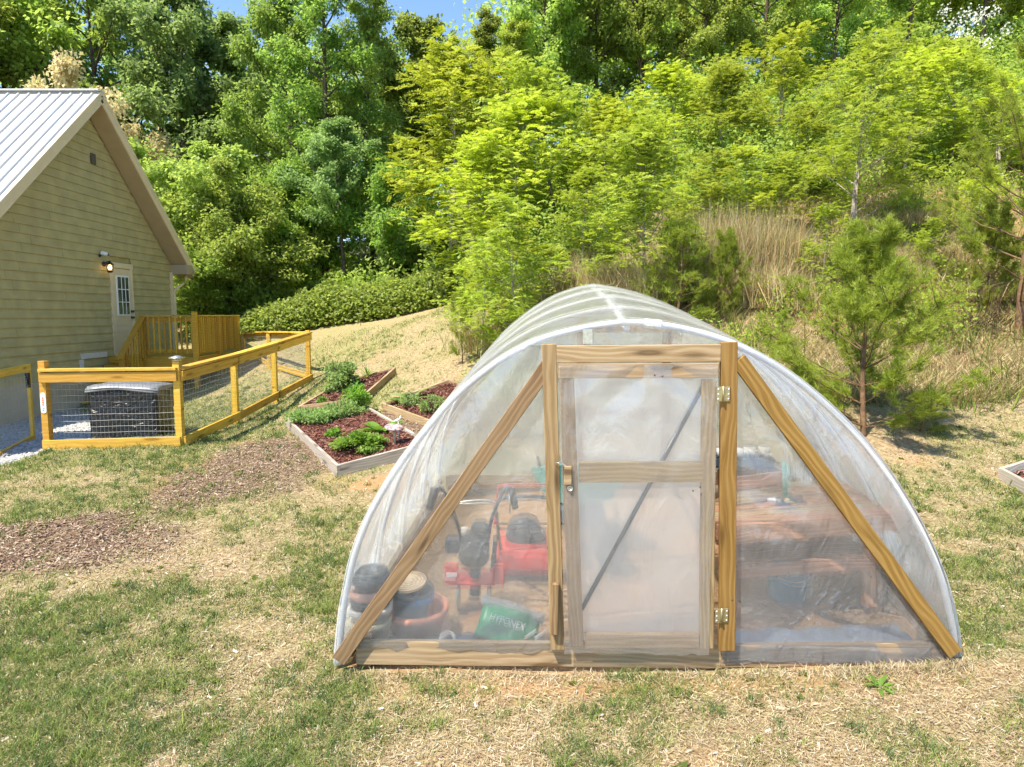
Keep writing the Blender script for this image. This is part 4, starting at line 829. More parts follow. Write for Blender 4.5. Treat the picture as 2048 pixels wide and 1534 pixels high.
def tubes_va(paths, r0, r1, seg=5):
    """many tapered tubes at once -> V, F"""
    k, n_, _ = paths.shape; T = np.gradient(paths, axis=1); T = unit(T); ref = np.where(np.abs(T[..., 2:3]) > .9, np.array([1., 0, 0]), np.array([0, 0, 1.])); U = unit(np.cross(T, ref)); Vv = np.cross(T, U)
    rad = (r0[:, None] + (r1 - r0)[:, None] * np.linspace(0, 1, n_)[None])[..., None, None]; a = np.arange(seg) * 2 * np.pi / seg
    ring = paths[:, :, None] + rad * (U[:, :, None] * np.cos(a)[None, None, :, None] + Vv[:, :, None] * np.sin(a)[None, None, :, None])
    V = ring.reshape(-1, 3); idx = np.arange(k * n_ * seg).reshape(k, n_, seg); i1 = np.roll(idx, -1, 2)
    return V, np.stack([idx[:, :-1], i1[:, :-1], i1[:, 1:], idx[:, 1:]], -1).reshape(-1, 4)
def catva(items):
    V = []; Fs = []; o = 0
    for v, f in items: V.append(v); Fs.append(f + o); o += len(v)
    return np.concatenate(V), np.concatenate(Fs)
def rand_dir(r, n_): return unit(r.normal(0, 1, (n_, 3)))
def skeleton(r, Ht, Rc, base, nl, trunk_r, lean=.03, sub=6, limb_up=.55, stems=1, taper=.12):
    """trunk and limbs; gives woody tubes and the points where leaves hang"""
    wood_ = []; tips = []; tdir = []
    for s in range(stems):
        th = np.linspace(0, 1, 9); a0 = r.random() * 6.28; ln = lean * Ht * (1 if stems == 1 else 3.5)
        tp = np.stack([np.cos(a0) * ln * th ** 1.3 + .012 * Ht * np.sin(th * 7 + a0), np.sin(a0) * ln * th ** 1.3 + .012 * Ht * np.cos(th * 5 + a0), Ht * .94 * th * (1 if s == 0 else .72 + .2 * r.random())], -1); tp[0, 2] -= .15
        wood_.append(tubes_va(tp[None], np.array([trunk_r / (1 + .35 * (stems - 1))]), np.array([trunk_r * taper]), 8))
        n1 = max(3, nl // stems); tt = base + (1 - base) * (np.arange(n1) + r.random(n1) * .8) / n1 * .98; st = np.stack([np.interp(tt, th, tp[:, i]) for i in range(3)], -1)
        az = np.arange(n1) * 2.4 + r.random(n1) * .9 + s; q = (tt - base) / (1 - base); lens = Rc * (.35 + .65 * np.sin(np.clip(.18 + q * .9, 0, 1) * np.pi) ** .8) * (.7 + .5 * r.random(n1)) * (1 - .25 * q)
        el = limb_up * (.5 + .9 * q) + .25 * r.normal(0, 1, n1); d = np.stack([np.cos(az) * np.cos(el), np.sin(az) * np.cos(el), np.sin(el)], -1)
        lp_ = branch_paths(st, d, lens, r, .12); lr = np.maximum(trunk_r * .34 * (lens / Rc), .004); wood_.append(tubes_va(lp_, lr, lr * .25, 5))
        m = n1 * sub; li = np.repeat(np.arange(n1), sub); ft = .25 + .75 * r.random(m); ix = ft * 4; i0 = np.minimum(ix.astype(int), 3); fr = (ix - i0)[:, None]
        ss = lp_[li, i0] * (1 - fr) + lp_[li, i0 + 1] * fr; ld = unit(lp_[li, i0 + 1] - lp_[li, i0]); dd = unit(ld + r.normal(0, .55, (m, 3)) + np.array([0, 0, .15])); sl = lens[li] * (.22 + .25 * r.random(m)) * (1.15 - .5 * ft)
        sp_ = branch_paths(ss, dd, sl, r, .08, 4); wood_.append(tubes_va(sp_, np.maximum(lr[li] * .35, .003), np.full(m, .0025), 4))
        for f in (1, 2, 3): tips.append(sp_[:, f]); tdir.append(unit(sp_[:, f] - sp_[:, f - 1]))
        tips.append(lp_[:, 4]); tdir.append(unit(lp_[:, 4] - lp_[:, 3])); tips.append(tp[-2:]); tdir.append(np.tile([0, 0, 1.], (2, 1)))
    return catva(wood_), np.concatenate(tips), np.concatenate(tdir)
def broad_tree(seed, Ht=10., Rc=3., base=.28, nl=26, nleaf=26000, leaf=.13, clump=.42, sub=6, up=.5, tr=.16, stems=1, gap=.0):
    r = np.random.default_rng(seed); wd, tips, td = skeleton(r, Ht, Rc, base, nl, tr, sub=sub, limb_up=up, stems=stems)
    if gap: k = r.random(len(tips)) > gap; tips, td = tips[k], td[k]
    c = r.integers(0, len(tips), nleaf); off = r.normal(0, 1, (nleaf, 3)); off = unit(off) * (r.random((nleaf, 1)) ** .5) * clump * np.array([1, 1, .62]) * (.6 + .8 * r.random(len(tips)))[c][:, None]
    P = tips[c] + off; D = unit(unit(off) * .7 + r.normal(0, .5, (nleaf, 3)) + np.array([0, 0, -.25])); Nn = unit(np.array([0, 0, 1.]) + unit(off) * .5 + r.normal(0, .42, (nleaf, 3)))
    L = leaf * (.6 + .7 * r.random(nleaf)); V = leaf_quads(P, D, Nn, L, L * .36); cl = r.random(len(tips))
    v = np.clip(.25 + .3 * cl[c] + .45 * r.random(nleaf), 0, 1); return wd, (V, np.repeat(v, 4))
def pinnate(P, D, Nn, L, pairs, r, leaflet=.3):
    """compound leaves: paired leaflets along a drooping stalk"""
    D = unit(D); S = unit(np.cross(D, Nn)); Nn = np.cross(S, D); out = []
    for k in range(pairs + 1):
        t = .22 + .78 * k / pairs; C_ = P + D * (L * t)[:, None] - np.array([0, 0, 1.]) * (L * .30 * t * t)[:, None]; ll = L * leaflet * (1 - .35 * abs(t - .55) * 1.6)
        if k == pairs: out.append(leaf_quads(C_, unit(D - np.array([0, 0, .4])), Nn, ll, ll * .26)); continue
        for s in (-1, 1): out.append(leaf_quads(C_, unit(S * s + D * .35 + r.normal(0, .12, D.shape)), unit(Nn + r.normal(0, .2, D.shape)), ll, ll * .26))
    return np.concatenate(out)
def locust_tree(seed, Ht, Rc, base, nl, nleaf, L=.24, pairs=6, sub=5, tr=.05, stems=1, spread=.16):
    r = np.random.default_rng(seed); wd, tips, td = skeleton(r, Ht, Rc, base, nl, tr, sub=sub, limb_up=.6, stems=stems)
    c = r.integers(0, len(tips), nleaf); P = tips[c] + r.normal(0, 1, (nleaf, 3)) * spread * np.array([1, 1, .7]); az = r.random(nleaf) * 6.28; D = unit(np.stack([np.cos(az), np.sin(az), .15 + .35 * r.normal(0, 1, nleaf)], -1) + td[c] * .4)
    Nn = unit(np.array([0, 0, 1.]) + r.normal(0, .3, (nleaf, 3))); LL = L * (.6 + .6 * r.random(nleaf)); V = pinnate(P, D, Nn, LL, pairs, r)
    vv = np.clip(.2 + .6 * r.random(nleaf) + .2 * r.random(len(tips))[c], 0, 1); v = np.tile(vv, pairs * 2 + 1); return wd, (V, np.repeat(v, 4))
def pine_tree(seed, Ht, Rc, whorls, tr, nper=5, tufts=9, needles=26, nl=.085, base=.12, wid=.0022):
    r = np.random.default_rng(seed); th = np.linspace(0, 1, 8); tp = np.stack([.03 * Ht * np.sin(th * 3 + seed), .02 * Ht * np.cos(th * 4 + seed) - .02 * Ht, Ht * th], -1); tp[0, 2] -= .1; wd = [tubes_va(tp[None], np.array([tr]), np.array([tr * .15]), 8)]
    m = whorls * nper; w_ = np.repeat(np.arange(whorls), nper); t = base + (1 - base) * (w_ + .15 * r.random(m)) / whorls; st = np.stack([np.interp(t, th, tp[:, i]) for i in range(3)], -1); az = r.random(m) * 6.28 + np.tile(np.arange(nper) * 6.28 / nper, whorls)
    lens = Rc * np.clip(1.12 - t, .12, 1) ** .75 * (.65 + .5 * r.random(m)) * np.where(t < .25, .8, 1); el = .25 + .75 * t + .15 * r.normal(0, 1, m); d = np.stack([np.cos(az) * np.cos(el), np.sin(az) * np.cos(el), np.sin(el)], -1); bp_ = branch_paths(st, d, lens, r, .22, 5, .08); lr = np.maximum(tr * .3 * lens / Rc, .003); wd.append(tubes_va(bp_, lr, lr * .4, 5))
    sub = 5; li = np.repeat(np.arange(m), sub); ft = .3 + .7 * r.random(m * sub); ix = ft * 4; i0 = np.minimum(ix.astype(int), 3); fr = (ix - i0)[:, None]; ss = bp_[li, i0] * (1 - fr) + bp_[li, i0 + 1] * fr; ld = unit(bp_[li, i0 + 1] - bp_[li, i0]); dd = unit(ld + r.normal(0, .45, (m * sub, 3)) + np.array([0, 0, .25])); sp_ = branch_paths(ss, dd, lens[li] * (.2 + .2 * r.random(m * sub)), r, .15, 4, .05); wd.append(tubes_va(sp_, np.full(m * sub, .004), np.full(m * sub, .0025), 4))
    allp = np.concatenate([bp_[:, 2:].reshape(-1, 3), sp_.reshape(-1, 3), tp[-2:]]); alld = np.concatenate([unit(np.gradient(bp_, axis=1))[:, 2:].reshape(-1, 3), unit(np.gradient(sp_, axis=1)).reshape(-1, 3), np.tile([0, 0, 1.], (2, 1))])
    nt_ = len(allp) * tufts // 9; c = r.integers(0, len(allp), nt_); P0 = allp[c] + r.normal(0, .03, (nt_, 3)); A_ = alld[c]; P = np.repeat(P0, needles, 0) + r.normal(0, .012, (nt_ * needles, 3)); D = unit(np.repeat(A_, needles, 0) * .9 + r.normal(0, .62, (nt_ * needles, 3)) + np.array([0, 0, .18])); L = nl * (.6 + .6 * r.random(len(P)))[:, None]; S = unit(np.cross(D, rand_dir(r, len(P)))) * wid
    V = np.stack([P - S, P + S, P + D * L - np.array([0, 0, .12]) * L], 1).reshape(-1, 3); v = np.repeat(np.clip(.2 + .5 * r.random(nt_)[np.arange(nt_)].repeat(needles) + .3 * r.random(len(P)), 0, 1), 3); return catva(wd), (V, v)

LM = {}
LM['oak'] = leafmat('broad_leaf', (.10, .155, .024), (.175, .25, .042), (.28, .36, .09), .54, .04)
LM['blue'] = leafmat('blue_green_leaf', (.10, .17, .045), (.18, .27, .075), (.29, .39, .15), .56, .03)
LM['light'] = leafmat('light_green_leaf', (.15, .22, .03), (.25, .34, .06), (.37, .46, .13), .52, .03)
LM['locust'] = leafmat('locust_leaflet', (.15, .205, .02), (.25, .325, .036), (.37, .44, .10), .52, .02)
LM['locust_fresh'] = leafmat('fresh_locust_leaflet', (.18, .24, .02), (.29, .36, .036), (.41, .47, .09), .52, .012)
LM['pine'] = leafmat('pine_needle', (.12, .175, .022), (.22, .285, .034), (.38, .43, .08), .42, .02, .45)
LM['cream'] = leafmat('cream_blossom', (.26, .22, .10), (.45, .38, .20), (.58, .50, .30), .35, .02)
LM['herb'] = leafmat('herb_leaf', (.09, .18, .025), (.16, .29, .04), (.26, .40, .08), .42, .02)
LM['herb_grey'] = leafmat('grey_green_herb_leaf', (.12, .20, .05), (.21, .31, .09), (.32, .42, .16), .4, .02)
PROTO = {}
def proto(key, wl_, K=4):
    (wv, wf), (lv, vv) = wl_; PROTO[key] = (amesh(key + '_wood', wv, 4, wf, smooth_=True), amesh(key + '_leaves', lv, K, fl=vv))
for k in range(4): proto('broad%d' % k, broad_tree(100 + k, 10, [3.0, 2.7, 3.3, 2.8][k], [.25, .32, .22, .38][k], [30, 26, 32, 24][k], [34000, 28000, 36000, 26000][k], [.14, .15, .13, .15][k], .44))
proto('tall0', broad_tree(140, 10, 1.75, .10, 40, 34000, .085, .30, sub=5, tr=.12)); proto('tall1', broad_tree(141, 10, 1.55, .16, 38, 30000, .085, .28, sub=5, tr=.11))
proto('airy', broad_tree(120, 10, 3.0, .35, 24, 11000, .15, .40, gap=.25)); proto('bushy', broad_tree(130, 5, 2.5, .08, 30, 30000, .105, .34, stems=3, tr=.07))
proto('bushy2', broad_tree(131, 5, 2.3, .10, 28, 26000, .12, .34, stems=2, tr=.07))
for k in range(3): proto('locust%d' % k, locust_tree(200 + k, 6, [1.7, 1.5, 1.9][k], [.22, .3, .15][k], [24, 20, 26][k], [2600, 2200, 2800][k], [.27, .28, .25][k], 6, stems=[1, 1, 3][k], tr=.055, spread=.22))
proto('sapling0', locust_tree(220, 3, .9, .28, 16, 900, .20, 7, tr=.022, stems=2, spread=.10)); proto('sapling1', locust_tree(221, 3, .8, .2, 14, 700, .19, 7, tr=.02, spread=.10))
proto('pine0', pine_tree(300, 2.4, 1.15, 10, .035, 5, 21, 20, .11, base=.07, wid=.0036), 3); proto('pine1', pine_tree(301, 5.5, 2.0, 13, .075, 5, 18, 22, .14, wid=.0045), 3); proto('pine2', pine_tree(302, 1.3, .42, 7, .016, 4, 8, 16, .075), 3)
def plant(name, label, cat, key, loc, sxy, sz, rz, lm, bark='bark', group=None, parts=('trunk', 'crown'), tilt=(0, 0)):
    o = thing(name, label, cat, loc, group); o.rotation_euler = (tilt[0], tilt[1], rz); o.scale = (sxy, sxy, sz)
    for nm, me, mt in zip(parts, PROTO[key], (M[bark], LM[lm])):
        c_ = bpy.data.objects.new(nm, me); COL.objects.link(c_); c_.parent = o
        if not me.materials: me.materials.append(mt)
        c_.material_slots[0].link = 'OBJECT'; c_.material_slots[0].material = mt
    return o
KH = {'tall0': 10, 'tall1': 10, 'broad0': 10, 'broad1': 10, 'broad2': 10, 'broad3': 10, 'airy': 10, 'bushy': 5, 'bushy2': 5, 'locust0': 6, 'locust1': 6, 'locust2': 6, 'sapling0': 3, 'sapling1': 3, 'pine0': 2.4, 'pine1': 5.5, 'pine2': 1.3}
def tree_at(px, Y, top, key, lm, label, wf=1.0, name='broadleaf_tree', cat='tree', bark='bark', group='trees of the wood edge', rz=None, hmul=1.0):
    x = (px - 1024) / 1366 * Y; g = h(x, Y); zt = W3(px, top, Y)[2]; hh = max(.4, (zt - g) * hmul); s = hh / (KH[key] * 1.0)
    return plant(name, label, cat, key, (x, Y, g - .05), s * wf, s, random.random() * 6.28 if rz is None else rz, lm, bark, group)
# ---- the wood behind the house and up the hill
G1 = 'trees behind the house'; G2 = 'trees up the hillside'
for a in [
 (40, 33, -120, 'broad0', 'light', 'tall tree rising behind the roof ridge at the left edge', 1.05),
 (-60, 30, -60, 'broad2', 'light', 'tree mostly cut off by the upper left corner', 1.0),
 (235, 33, -90, 'airy', 'oak', 'thin airy tree with sky showing through, right of the roof peak', .8),
 (395, 32, -50, 'broad1', 'blue', 'blue-green tree under the left patch of blue sky', .85),
 (285, 36, -40, 'airy', 'blue', 'airy tree with bare upper twigs behind the roof peak', .8),
 (485, 35, 25, 'broad3', 'blue', 'round-topped tree right under the blue sky gap', 1.05),
 (660, 26.5, -210, 'tall0', 'oak', 'tallest dense tree left of the middle, right of the sky gap', .9),
 (600, 29, -20, 'broad0', 'oak', 'dense tree whose crown edges the left sky gap', .7),
 (745, 27.5, -120, 'tall1', 'light', 'tall full-crowned tree just left of the second sky gap', .9),
 (835, 30, 30, 'broad3', 'oak', 'tree with rounded top below the second sky gap', .95),
 (960, 28, -10, 'tall1', 'oak', 'dark tree at the right side of the second sky gap', .95),
 (690, 24, 230, 'broad3', 'blue', 'mid-height tree with dark trunk above the hedge', .95),
 (600, 24.5, 330, 'bushy2', 'oak', 'dark understorey tree behind the hedge left end', .9),
 (790, 24, 300, 'bushy', 'oak', 'shadowed understorey tree above the hedge middle', .95),
 (860, 23.5, 380, 'bushy2', 'blue', 'low leafy tree above the hedge right end', .95)]:
    tree_at(a[0], a[1], a[2], a[3], a[4], a[5], a[6], group=G1)
tree_at(185, 27, 125, 'bushy2', 'cream', 'cream flowering tree just behind the roof peak', .62, 'blossom_tree', group=G1)
for a in [
 (400, 23, 270, 'bushy', 'light', 'broad light green tree beside the gable slope', 1.05),
 (300, 25, 290, 'bushy2', 'light', 'light green tree partly hidden by the gable', 1.1),
 (500, 22.5, 330, 'bushy', 'light', 'light green tree above the deck railing', .95),
 (430, 21.8, 480, 'bushy2', 'oak', 'low dark shrub tree behind the far fence', 1.1)]:
    tree_at(a[0], a[1], a[2], a[3], a[4], a[5], a[6], group=G1)
for a in [
 (1010, 25, 10, 'tall0', 'locust', 'yellow-green tree right of the second sky gap', .95),
 (1080, 27, -120, 'broad1', 'light', 'pale-leaved tall tree above the greenhouse ridge', .8),
 (1180, 28, -170, 'broad0', 'oak', 'darkest tall tree at the top middle', .8),
 (1270, 27, -150, 'broad3', 'oak', 'dark green tree at the top right of the middle', .85),
 (1390, 26, -160, 'broad1', 'light', 'tall green tree up the hill behind the tallest dry grass', .85),
 (1510, 27, -220, 'broad2', 'light', 'dense tree at the top edge above the dry grass', .9),
 (1640, 25, -200, 'broad0', 'light', 'tall green tree at the top edge left of the white blossoms', .85),
 (1780, 25, -240, 'broad3', 'light', 'tall tree on the upper right hillside', .9),
 (1920, 24, -260, 'broad1', 'locust', 'white blossoming tree near the upper right corner', .9),
 (2050, 24, -240, 'broad2', 'light', 'tree filling the upper right corner', .9)]:
    tree_at(a[0], a[1], a[2], a[3], a[4], a[5], a[6], group=G2)
G3 = 'young locust trees on the bank'
for a in [
 (955, 18.5, 250, 'locust2', 'locust_fresh', 'bright yellow-green locust at the hedge right end', 1.3),
 (1030, 18, 180, 'locust0', 'locust_fresh', 'yellow-green locust left of the greenhouse ridge line', 1.35),
 (905, 21, 70, 'locust1', 'locust_fresh', 'slender yellow-green locust against the second sky gap', 1.2),
 (1110, 19, 110, 'locust2', 'locust', 'spreading locust straight above the greenhouse ridge', 1.25),
 (1200, 18, 190, 'locust1', 'locust_fresh', 'locust with bright leaves above the right greenhouse shoulder', 1.4),
 (1165, 15.5, 330, 'locust0', 'locust', 'locust with drooping leaves behind the pale dry grass', 1.3),
 (1290, 11.8, 235, 'locust1', 'locust', 'locust with pale upright trunk behind the greenhouse', 1.2),
 (1340, 18, 130, 'locust0', 'locust_fresh', 'yellow-green locust left of the tallest dry grass', 1.35),
 (1430, 17, 120, 'locust1', 'locust', 'locust with thin bare twigs above the tallest dry grass', 1.3),
 (1530, 18, 60, 'locust2', 'locust_fresh', 'bright locust above and right of the tallest dry grass', 1.3),
 (1600, 15.5, 200, 'locust0', 'locust', 'locust half hidden behind the three-stemmed one', 1.25),
 (1700, 13, 20, 'locust2', 'locust', 'three-stemmed locust with pale stems right of the dry grass', 1.05),
 (1790, 15.5, 90, 'locust1', 'locust_fresh', 'locust right of the three-stemmed one', 1.35),
 (1880, 16, 70, 'locust0', 'locust', 'locust left of the big pine', 1.35),
 (1980, 15, 120, 'locust2', 'locust_fresh', 'locust behind the big pine', 1.3)]:
    tree_at(a[0], a[1], a[2], a[3], a[4], a[5], a[6], 'locust_tree', bark='bark_pale', group=G3)
G4 = 'locust saplings behind the greenhouse'
for a in [
 (1037, 10.6, 385, 'sapling0', 'locust', 'twin-stemmed locust sapling left behind the greenhouse', 1.0),
 (965, 11.5, 470, 'sapling1', 'locust', 'locust sapling left of the twin-stemmed one', 1.1),
 (1100, 12.5, 480, 'sapling1', 'locust', 'leafy locust sapling at the greenhouse back left shoulder', 1.3),
 (1010, 12.5, 430, 'sapling0', 'locust_fresh', 'fresh green sapling behind the twin-stemmed one', 1.3),
 (1215, 12.6, 480, 'sapling0', 'locust', 'low locust sapling above the greenhouse ridge', 1.3),
 (935, 13.5, 520, 'sapling1', 'locust_fresh', 'small sapling at the lawn edge by the hedge', 1.3),
 (1850, 11.5, 430, 'sapling0', 'locust', 'locust sapling right of the young pine', 1.1),
 (1400, 13.8, 300, 'sapling0', 'locust', 'sapling rising behind the left end of the tallest dry grass', 1.3),
 (1480, 14.0, 285, 'sapling1', 'locust_fresh', 'fresh sapling rising behind the middle of the tallest dry grass', 1.4),
 (1560, 13.8, 300, 'sapling0', 'locust', 'sapling rising behind the right end of the tallest dry grass', 1.3),
 (1930, 12.6, 330, 'sapling0', 'locust_fresh', 'sapling half behind the large pine', 1.3),
 (1640, 11.8, 400, 'sapling1', 'locust', 'thin sapling on the bank left of the young pine', 1.0)]:
    tree_at(a[0], a[1], a[2], a[3], a[4], a[5], a[6], 'locust_sapling', bark='bark_pale', group=G4)
for a in [
 (1728, 7.85, 478, 'pine0', 'young pine standing right of the greenhouse', 1.15, 'pine_bark'),
 (2035, 9.9, 60, 'pine1', 'large pine cut off by the right edge', 1.0, 'pine_bark'),
 (1345, 11.2, 440, 'pine2', 'small pine right behind the pale locust trunk', 1.4, 'pine_bark'),
 (1445, 11.4, 470, 'pine0', 'dark little pine at the foot of the tallest dry grass', .75, 'pine_bark'),
 (925, 12.2, 575, 'pine2', 'narrow yellowish pine seedling on the lawn edge', .8, 'pine_bark'),
 (1850, 7.9, 775, 'pine2', 'low pine seedling at the foot of the young pine', 2.4, 'pine_bark'),
 (1565, 10.2, 615, 'pine2', 'pine seedling on the bank above the greenhouse right shoulder', 1.2, 'pine_bark'),
 (1970, 10.6, 420, 'pine0', 'bushy pine beside the large one at the right', .9, 'pine_bark')]:
    tree_at(a[0], a[1], a[2], a[3], 'pine', a[4], a[5], 'pine_tree', bark=a[6], group='pines on the bank')
# white blossom clusters on the corner tree
bt = [o for o in COL.objects if o.get('label', '').startswith('white blossoming')][0]
r = np.random.default_rng(77); cs = np.array([W3(px, py, Y) for px, py, Y in [(1925, 55, 22.4), (1942, 75, 22.2), (1920, 70, 22.3), (1965, 25, 22.5), (1905, 45, 22.4), (1950, 40, 22.4), (1990, 20, 22.3), (1975, 85, 22.2), (1932, 30, 22.5), (2010, 60, 22.3), (1890, 20, 22.6)]])
P = np.repeat(cs, 40, 0) + r.normal(0, .09, (len(cs) * 40, 3)) * np.array([1, 1, 1.3]); V = leaf_quads(P, rand_dir(r, len(P)), rand_dir(r, len(P)), np.full(len(P), .07), np.full(len(P), .03))
s_ = np.array(bt.scale); ang = -bt.rotation_euler.z; V = V - np.array(bt.location); V = np.stack([V[:, 0] * math.cos(ang) - V[:, 1] * math.sin(ang), V[:, 0] * math.sin(ang) + V[:, 1] * math.cos(ang), V[:, 2]], -1) / s_
obj('blossom', amesh('blossom', V, 4, fl=np.full(len(V), .8)), leafmat('white_blossom', (.6, .6, .5), (.75, .74, .65), (.8, .8, .72), .3, 0), bt)
# ---- woodland mass further back
r = np.random.default_rng(55); VV = []; vv = []; TW = []
for k in range(62):
    Y = 33 + 16 * r.random(); px = -250 + 2600 * (k + r.random()) / 62; x = (px - 1024) / 1366 * Y; g = h(x, Y); top = (90 + 50 * r.random() if px < 560 else 90 if px < 1000 else -120); zt = W3(px, top, Y)[2]; hh = max(5, zt - g); n_ = 2600; rc = 2.6 + r.random()
    q = unit(r.normal(0, 1, (n_, 3))) * (r.random((n_, 1)) ** .4) * np.array([rc, rc, hh * .5]) * (1 + .25 * r.normal(0, 1, (n_, 1)) * .5); P = q + np.array([x, Y, g + hh * .55])
    L = .28 * (.6 + .7 * r.random(n_)); VV.append(leaf_quads(P, unit(r.normal(0, 1, (n_, 3)) + np.array([0, 0, -.3])), unit(np.array([0, -.2, 1.]) + r.normal(0, .5, (n_, 3))), L, L * .38)); vv.append(np.repeat(np.clip(.15 + .3 * r.random() + .5 * r.random(n_), 0, 1), 4))
tag(obj('far_woodland', amesh('far_woodland', np.concatenate(VV), 4, fl=np.concatenate(vv)), LM['light']), 'mass of woodland trees filling the background', 'woodland', kind='stuff')
# understorey of the hillside: low shrubs one cannot count
VV = []; vv = []
for k in range(430):
    px = -100 + 2250 * r.random(); px = px if k < 190 else 1000 + 1150 * r.random(); Y = (22.5 + 7 * r.random()) if px < 930 else (15 + 14 * r.random()); big_ = k >= 330; px = 980 + 480 * r.random() if big_ else px; Y = 21 + 8 * r.random() if big_ else Y; x = (px - 1024) / 1366 * Y; g = h(x, Y); n_ = 700 if Y > 21 else 1000; rr = (.6 + .7 * r.random()) * (1.7 if big_ else 1); P = unit(r.normal(0, 1, (n_, 3))) * (r.random((n_, 1)) ** .5) * np.array([rr, rr, rr * .8]) + np.array([x, Y, g + rr * .6]); L = (.13 if Y > 21 else .085) * (.6 + .7 * r.random(n_))
    VV.append(leaf_quads(P, unit(r.normal(0, 1, (n_, 3)) + np.array([0, 0, -.2])), unit(np.array([0, -.2, 1.]) + r.normal(0, .45, (n_, 3))), L, L * .36)); vv.append(np.repeat(np.clip(.1 + .4 * r.random() + .5 * r.random(n_), 0, 1), 4))
tag(obj('understorey', amesh('understorey', np.concatenate(VV), 4, fl=np.concatenate(vv)), LM['light']), 'low leafy undergrowth between the trees', 'undergrowth', kind='stuff')
# ---- bramble hedge along the top of the lawn
hx = [W3(470, 655, 20.6), W3(560, 650, 20.6), W3(660, 635, 20.4), W3(760, 615, 20.2), W3(850, 600, 20.0), W3(915, 585, 19.8)]; pts = np.array(hx); c0 = Vector(pts[2]); c0.z = h(c0.x, c0.y)
n_ = 34000; t = r.random(n_) * (len(pts) - 1); i0 = np.minimum(t.astype(int), len(pts) - 2); fr = (t - i0)[:, None]; B = pts[i0] * (1 - fr) + pts[i0 + 1] * fr; gz = H(B[:, 0], B[:, 1])
hh = .45 + 1.1 * fbm(B[:, 0], B[:, 1] * 0, 1.5, 81, 4); q = unit(r.normal(0, 1, (n_, 3))) * (r.random((n_, 1)) ** .25); P = np.stack([B[:, 0] + q[:, 0] * .35, B[:, 1] + .3 + q[:, 1] * .75, gz + np.abs(q[:, 2]) * hh], -1); L = .10 * (.5 + .9 * r.random(n_))
V = leaf_quads(P - np.array(c0), unit(q + r.normal(0, .5, (n_, 3))), unit(np.array([0, -.2, 1.]) + q * .6 + r.normal(0, .35, (n_, 3))), L, L * .42)
hedge = thing('bramble_hedge', 'low bright green bramble hedge along the top of the lawn', 'hedge', c0); obj('foliage', amesh('foliage', V, 4, fl=np.repeat(np.clip(.25 + .7 * r.random(n_), 0, 1), 4)), LM['light'], hedge)
st = np.array([[x, y + .3, float(H(x, y))] for x, y, _ in pts[np.minimum((r.random(60) * 5).astype(int), 4)] + r.normal(0, .5, (60, 3))]) - np.array(c0); sv, sf = tubes_va(branch_paths(st, unit(r.normal(0, .5, (60, 3)) + np.array([0, 0, 1])), np.full(60, .8), r), np.full(60, .008), np.full(60, .003), 4); obj('stems', amesh('stems', sv, 4, sf), M['bark'], hedge)
# ---- herbs and small plants of the beds
def bush(name, label, cat, loc, rx, rz_, n_, leaf, lm, seed, ry=None, wid=.4, nst=14, parent_h=.0, group=None):
    r = np.random.default_rng(seed); ry = ry or rx; o = thing(name, label, cat, loc, group); q = unit(r.normal(0, 1, (n_, 3))) * (r.random((n_, 1)) ** .4); k = 26; cc = unit(r.normal(0, 1, (k, 3))) * .75; ci = r.integers(0, k, n_); sc_ = (.55 + .75 * r.random(k))[:, None]; cc = cc * sc_; q = cc[ci] * .95 + q * (.22 + .28 * r.random(k))[ci][:, None]
    P = np.stack([q[:, 0] * rx, q[:, 1] * ry, (q[:, 2] * .5 + .5) * rz_ * (1 - .2 * (q[:, 0] ** 2))], -1); L = leaf * (.6 + .7 * r.random(n_)); D = unit(q + r.normal(0, .5, (n_, 3)) + np.array([0, 0, .2])); V = leaf_quads(P, D, unit(np.array([0, 0, 1.]) + q * .4 + r.normal(0, .4, (n_, 3))), L, L * wid)
    obj('foliage', amesh('foliage', V, 4, fl=np.repeat(np.clip(.2 + .4 * r.random(k)[ci] + .4 * r.random(n_), 0, 1), 4)), LM[lm], o)
    sv, sf = tubes_va(branch_paths(r.normal(0, .12, (nst, 3)) * np.array([rx, ry, 0]), unit(r.normal(0, .35, (nst, 3)) * np.array([rx, ry, .1]) / max(rx, .01) + np.array([0, 0, 1.2])), np.full(nst, rz_ * .8), r), np.full(nst, .005), np.full(nst, .002), 4); obj('stems', amesh('stems', sv, 4, sf), M['bark'], o); return o
def rosette(name, label, loc, n_, L, wd, lm, seed, up=.6):
    """broad-leaved plant: few long leaves from one base, each leaf a part"""
    r = np.random.default_rng(seed); o = thing(name, label, 'plant', loc)
    for k in range(n_):
        az = k * 2.4 + r.random() * .5; el = up * (.4 + r.random() * .8); l = L * (.7 + .5 * r.random()); V = []; m = 7
        for i in range(m + 1):
            t = i / m; ww = wd * math.sin(math.pi * min(1, t * .92 + .06)) ** .8; e = el - 1.1 * t * t * .8; x = l * t * math.cos(el - .35 * t); z = l * (math.sin(el) * t - .35 * t * t)
            for s in (-1, 0, 1): V.append((math.cos(az) * x - math.sin(az) * ww * s, math.sin(az) * x + math.cos(az) * ww * s, z + .25 * ww * abs(s)))
        me = mesh('leaf', V, [(3 * i + s, 3 * i + s + 1, 3 * i + s + 4, 3 * i + s + 3) for i in range(m) for s in (0, 1)], True); a = me.attributes.new('v', 'FLOAT', 'POINT'); a.data.foreach_set('value', [.2 + .6 * r.random()] * len(V)); obj('leaf', me, LM[lm], o)
    return o
def inbed(bil, u, v, hh): p = bil(u, v); return (p.x, p.y, p.z + hh)
bush('herb_bush', 'tallest leafy bush in the small raised bed', 'bush', inbed(bilA, .30, .55, .07), .40, .55, 4200, .045, 'herb_grey', 401, wid=.42)
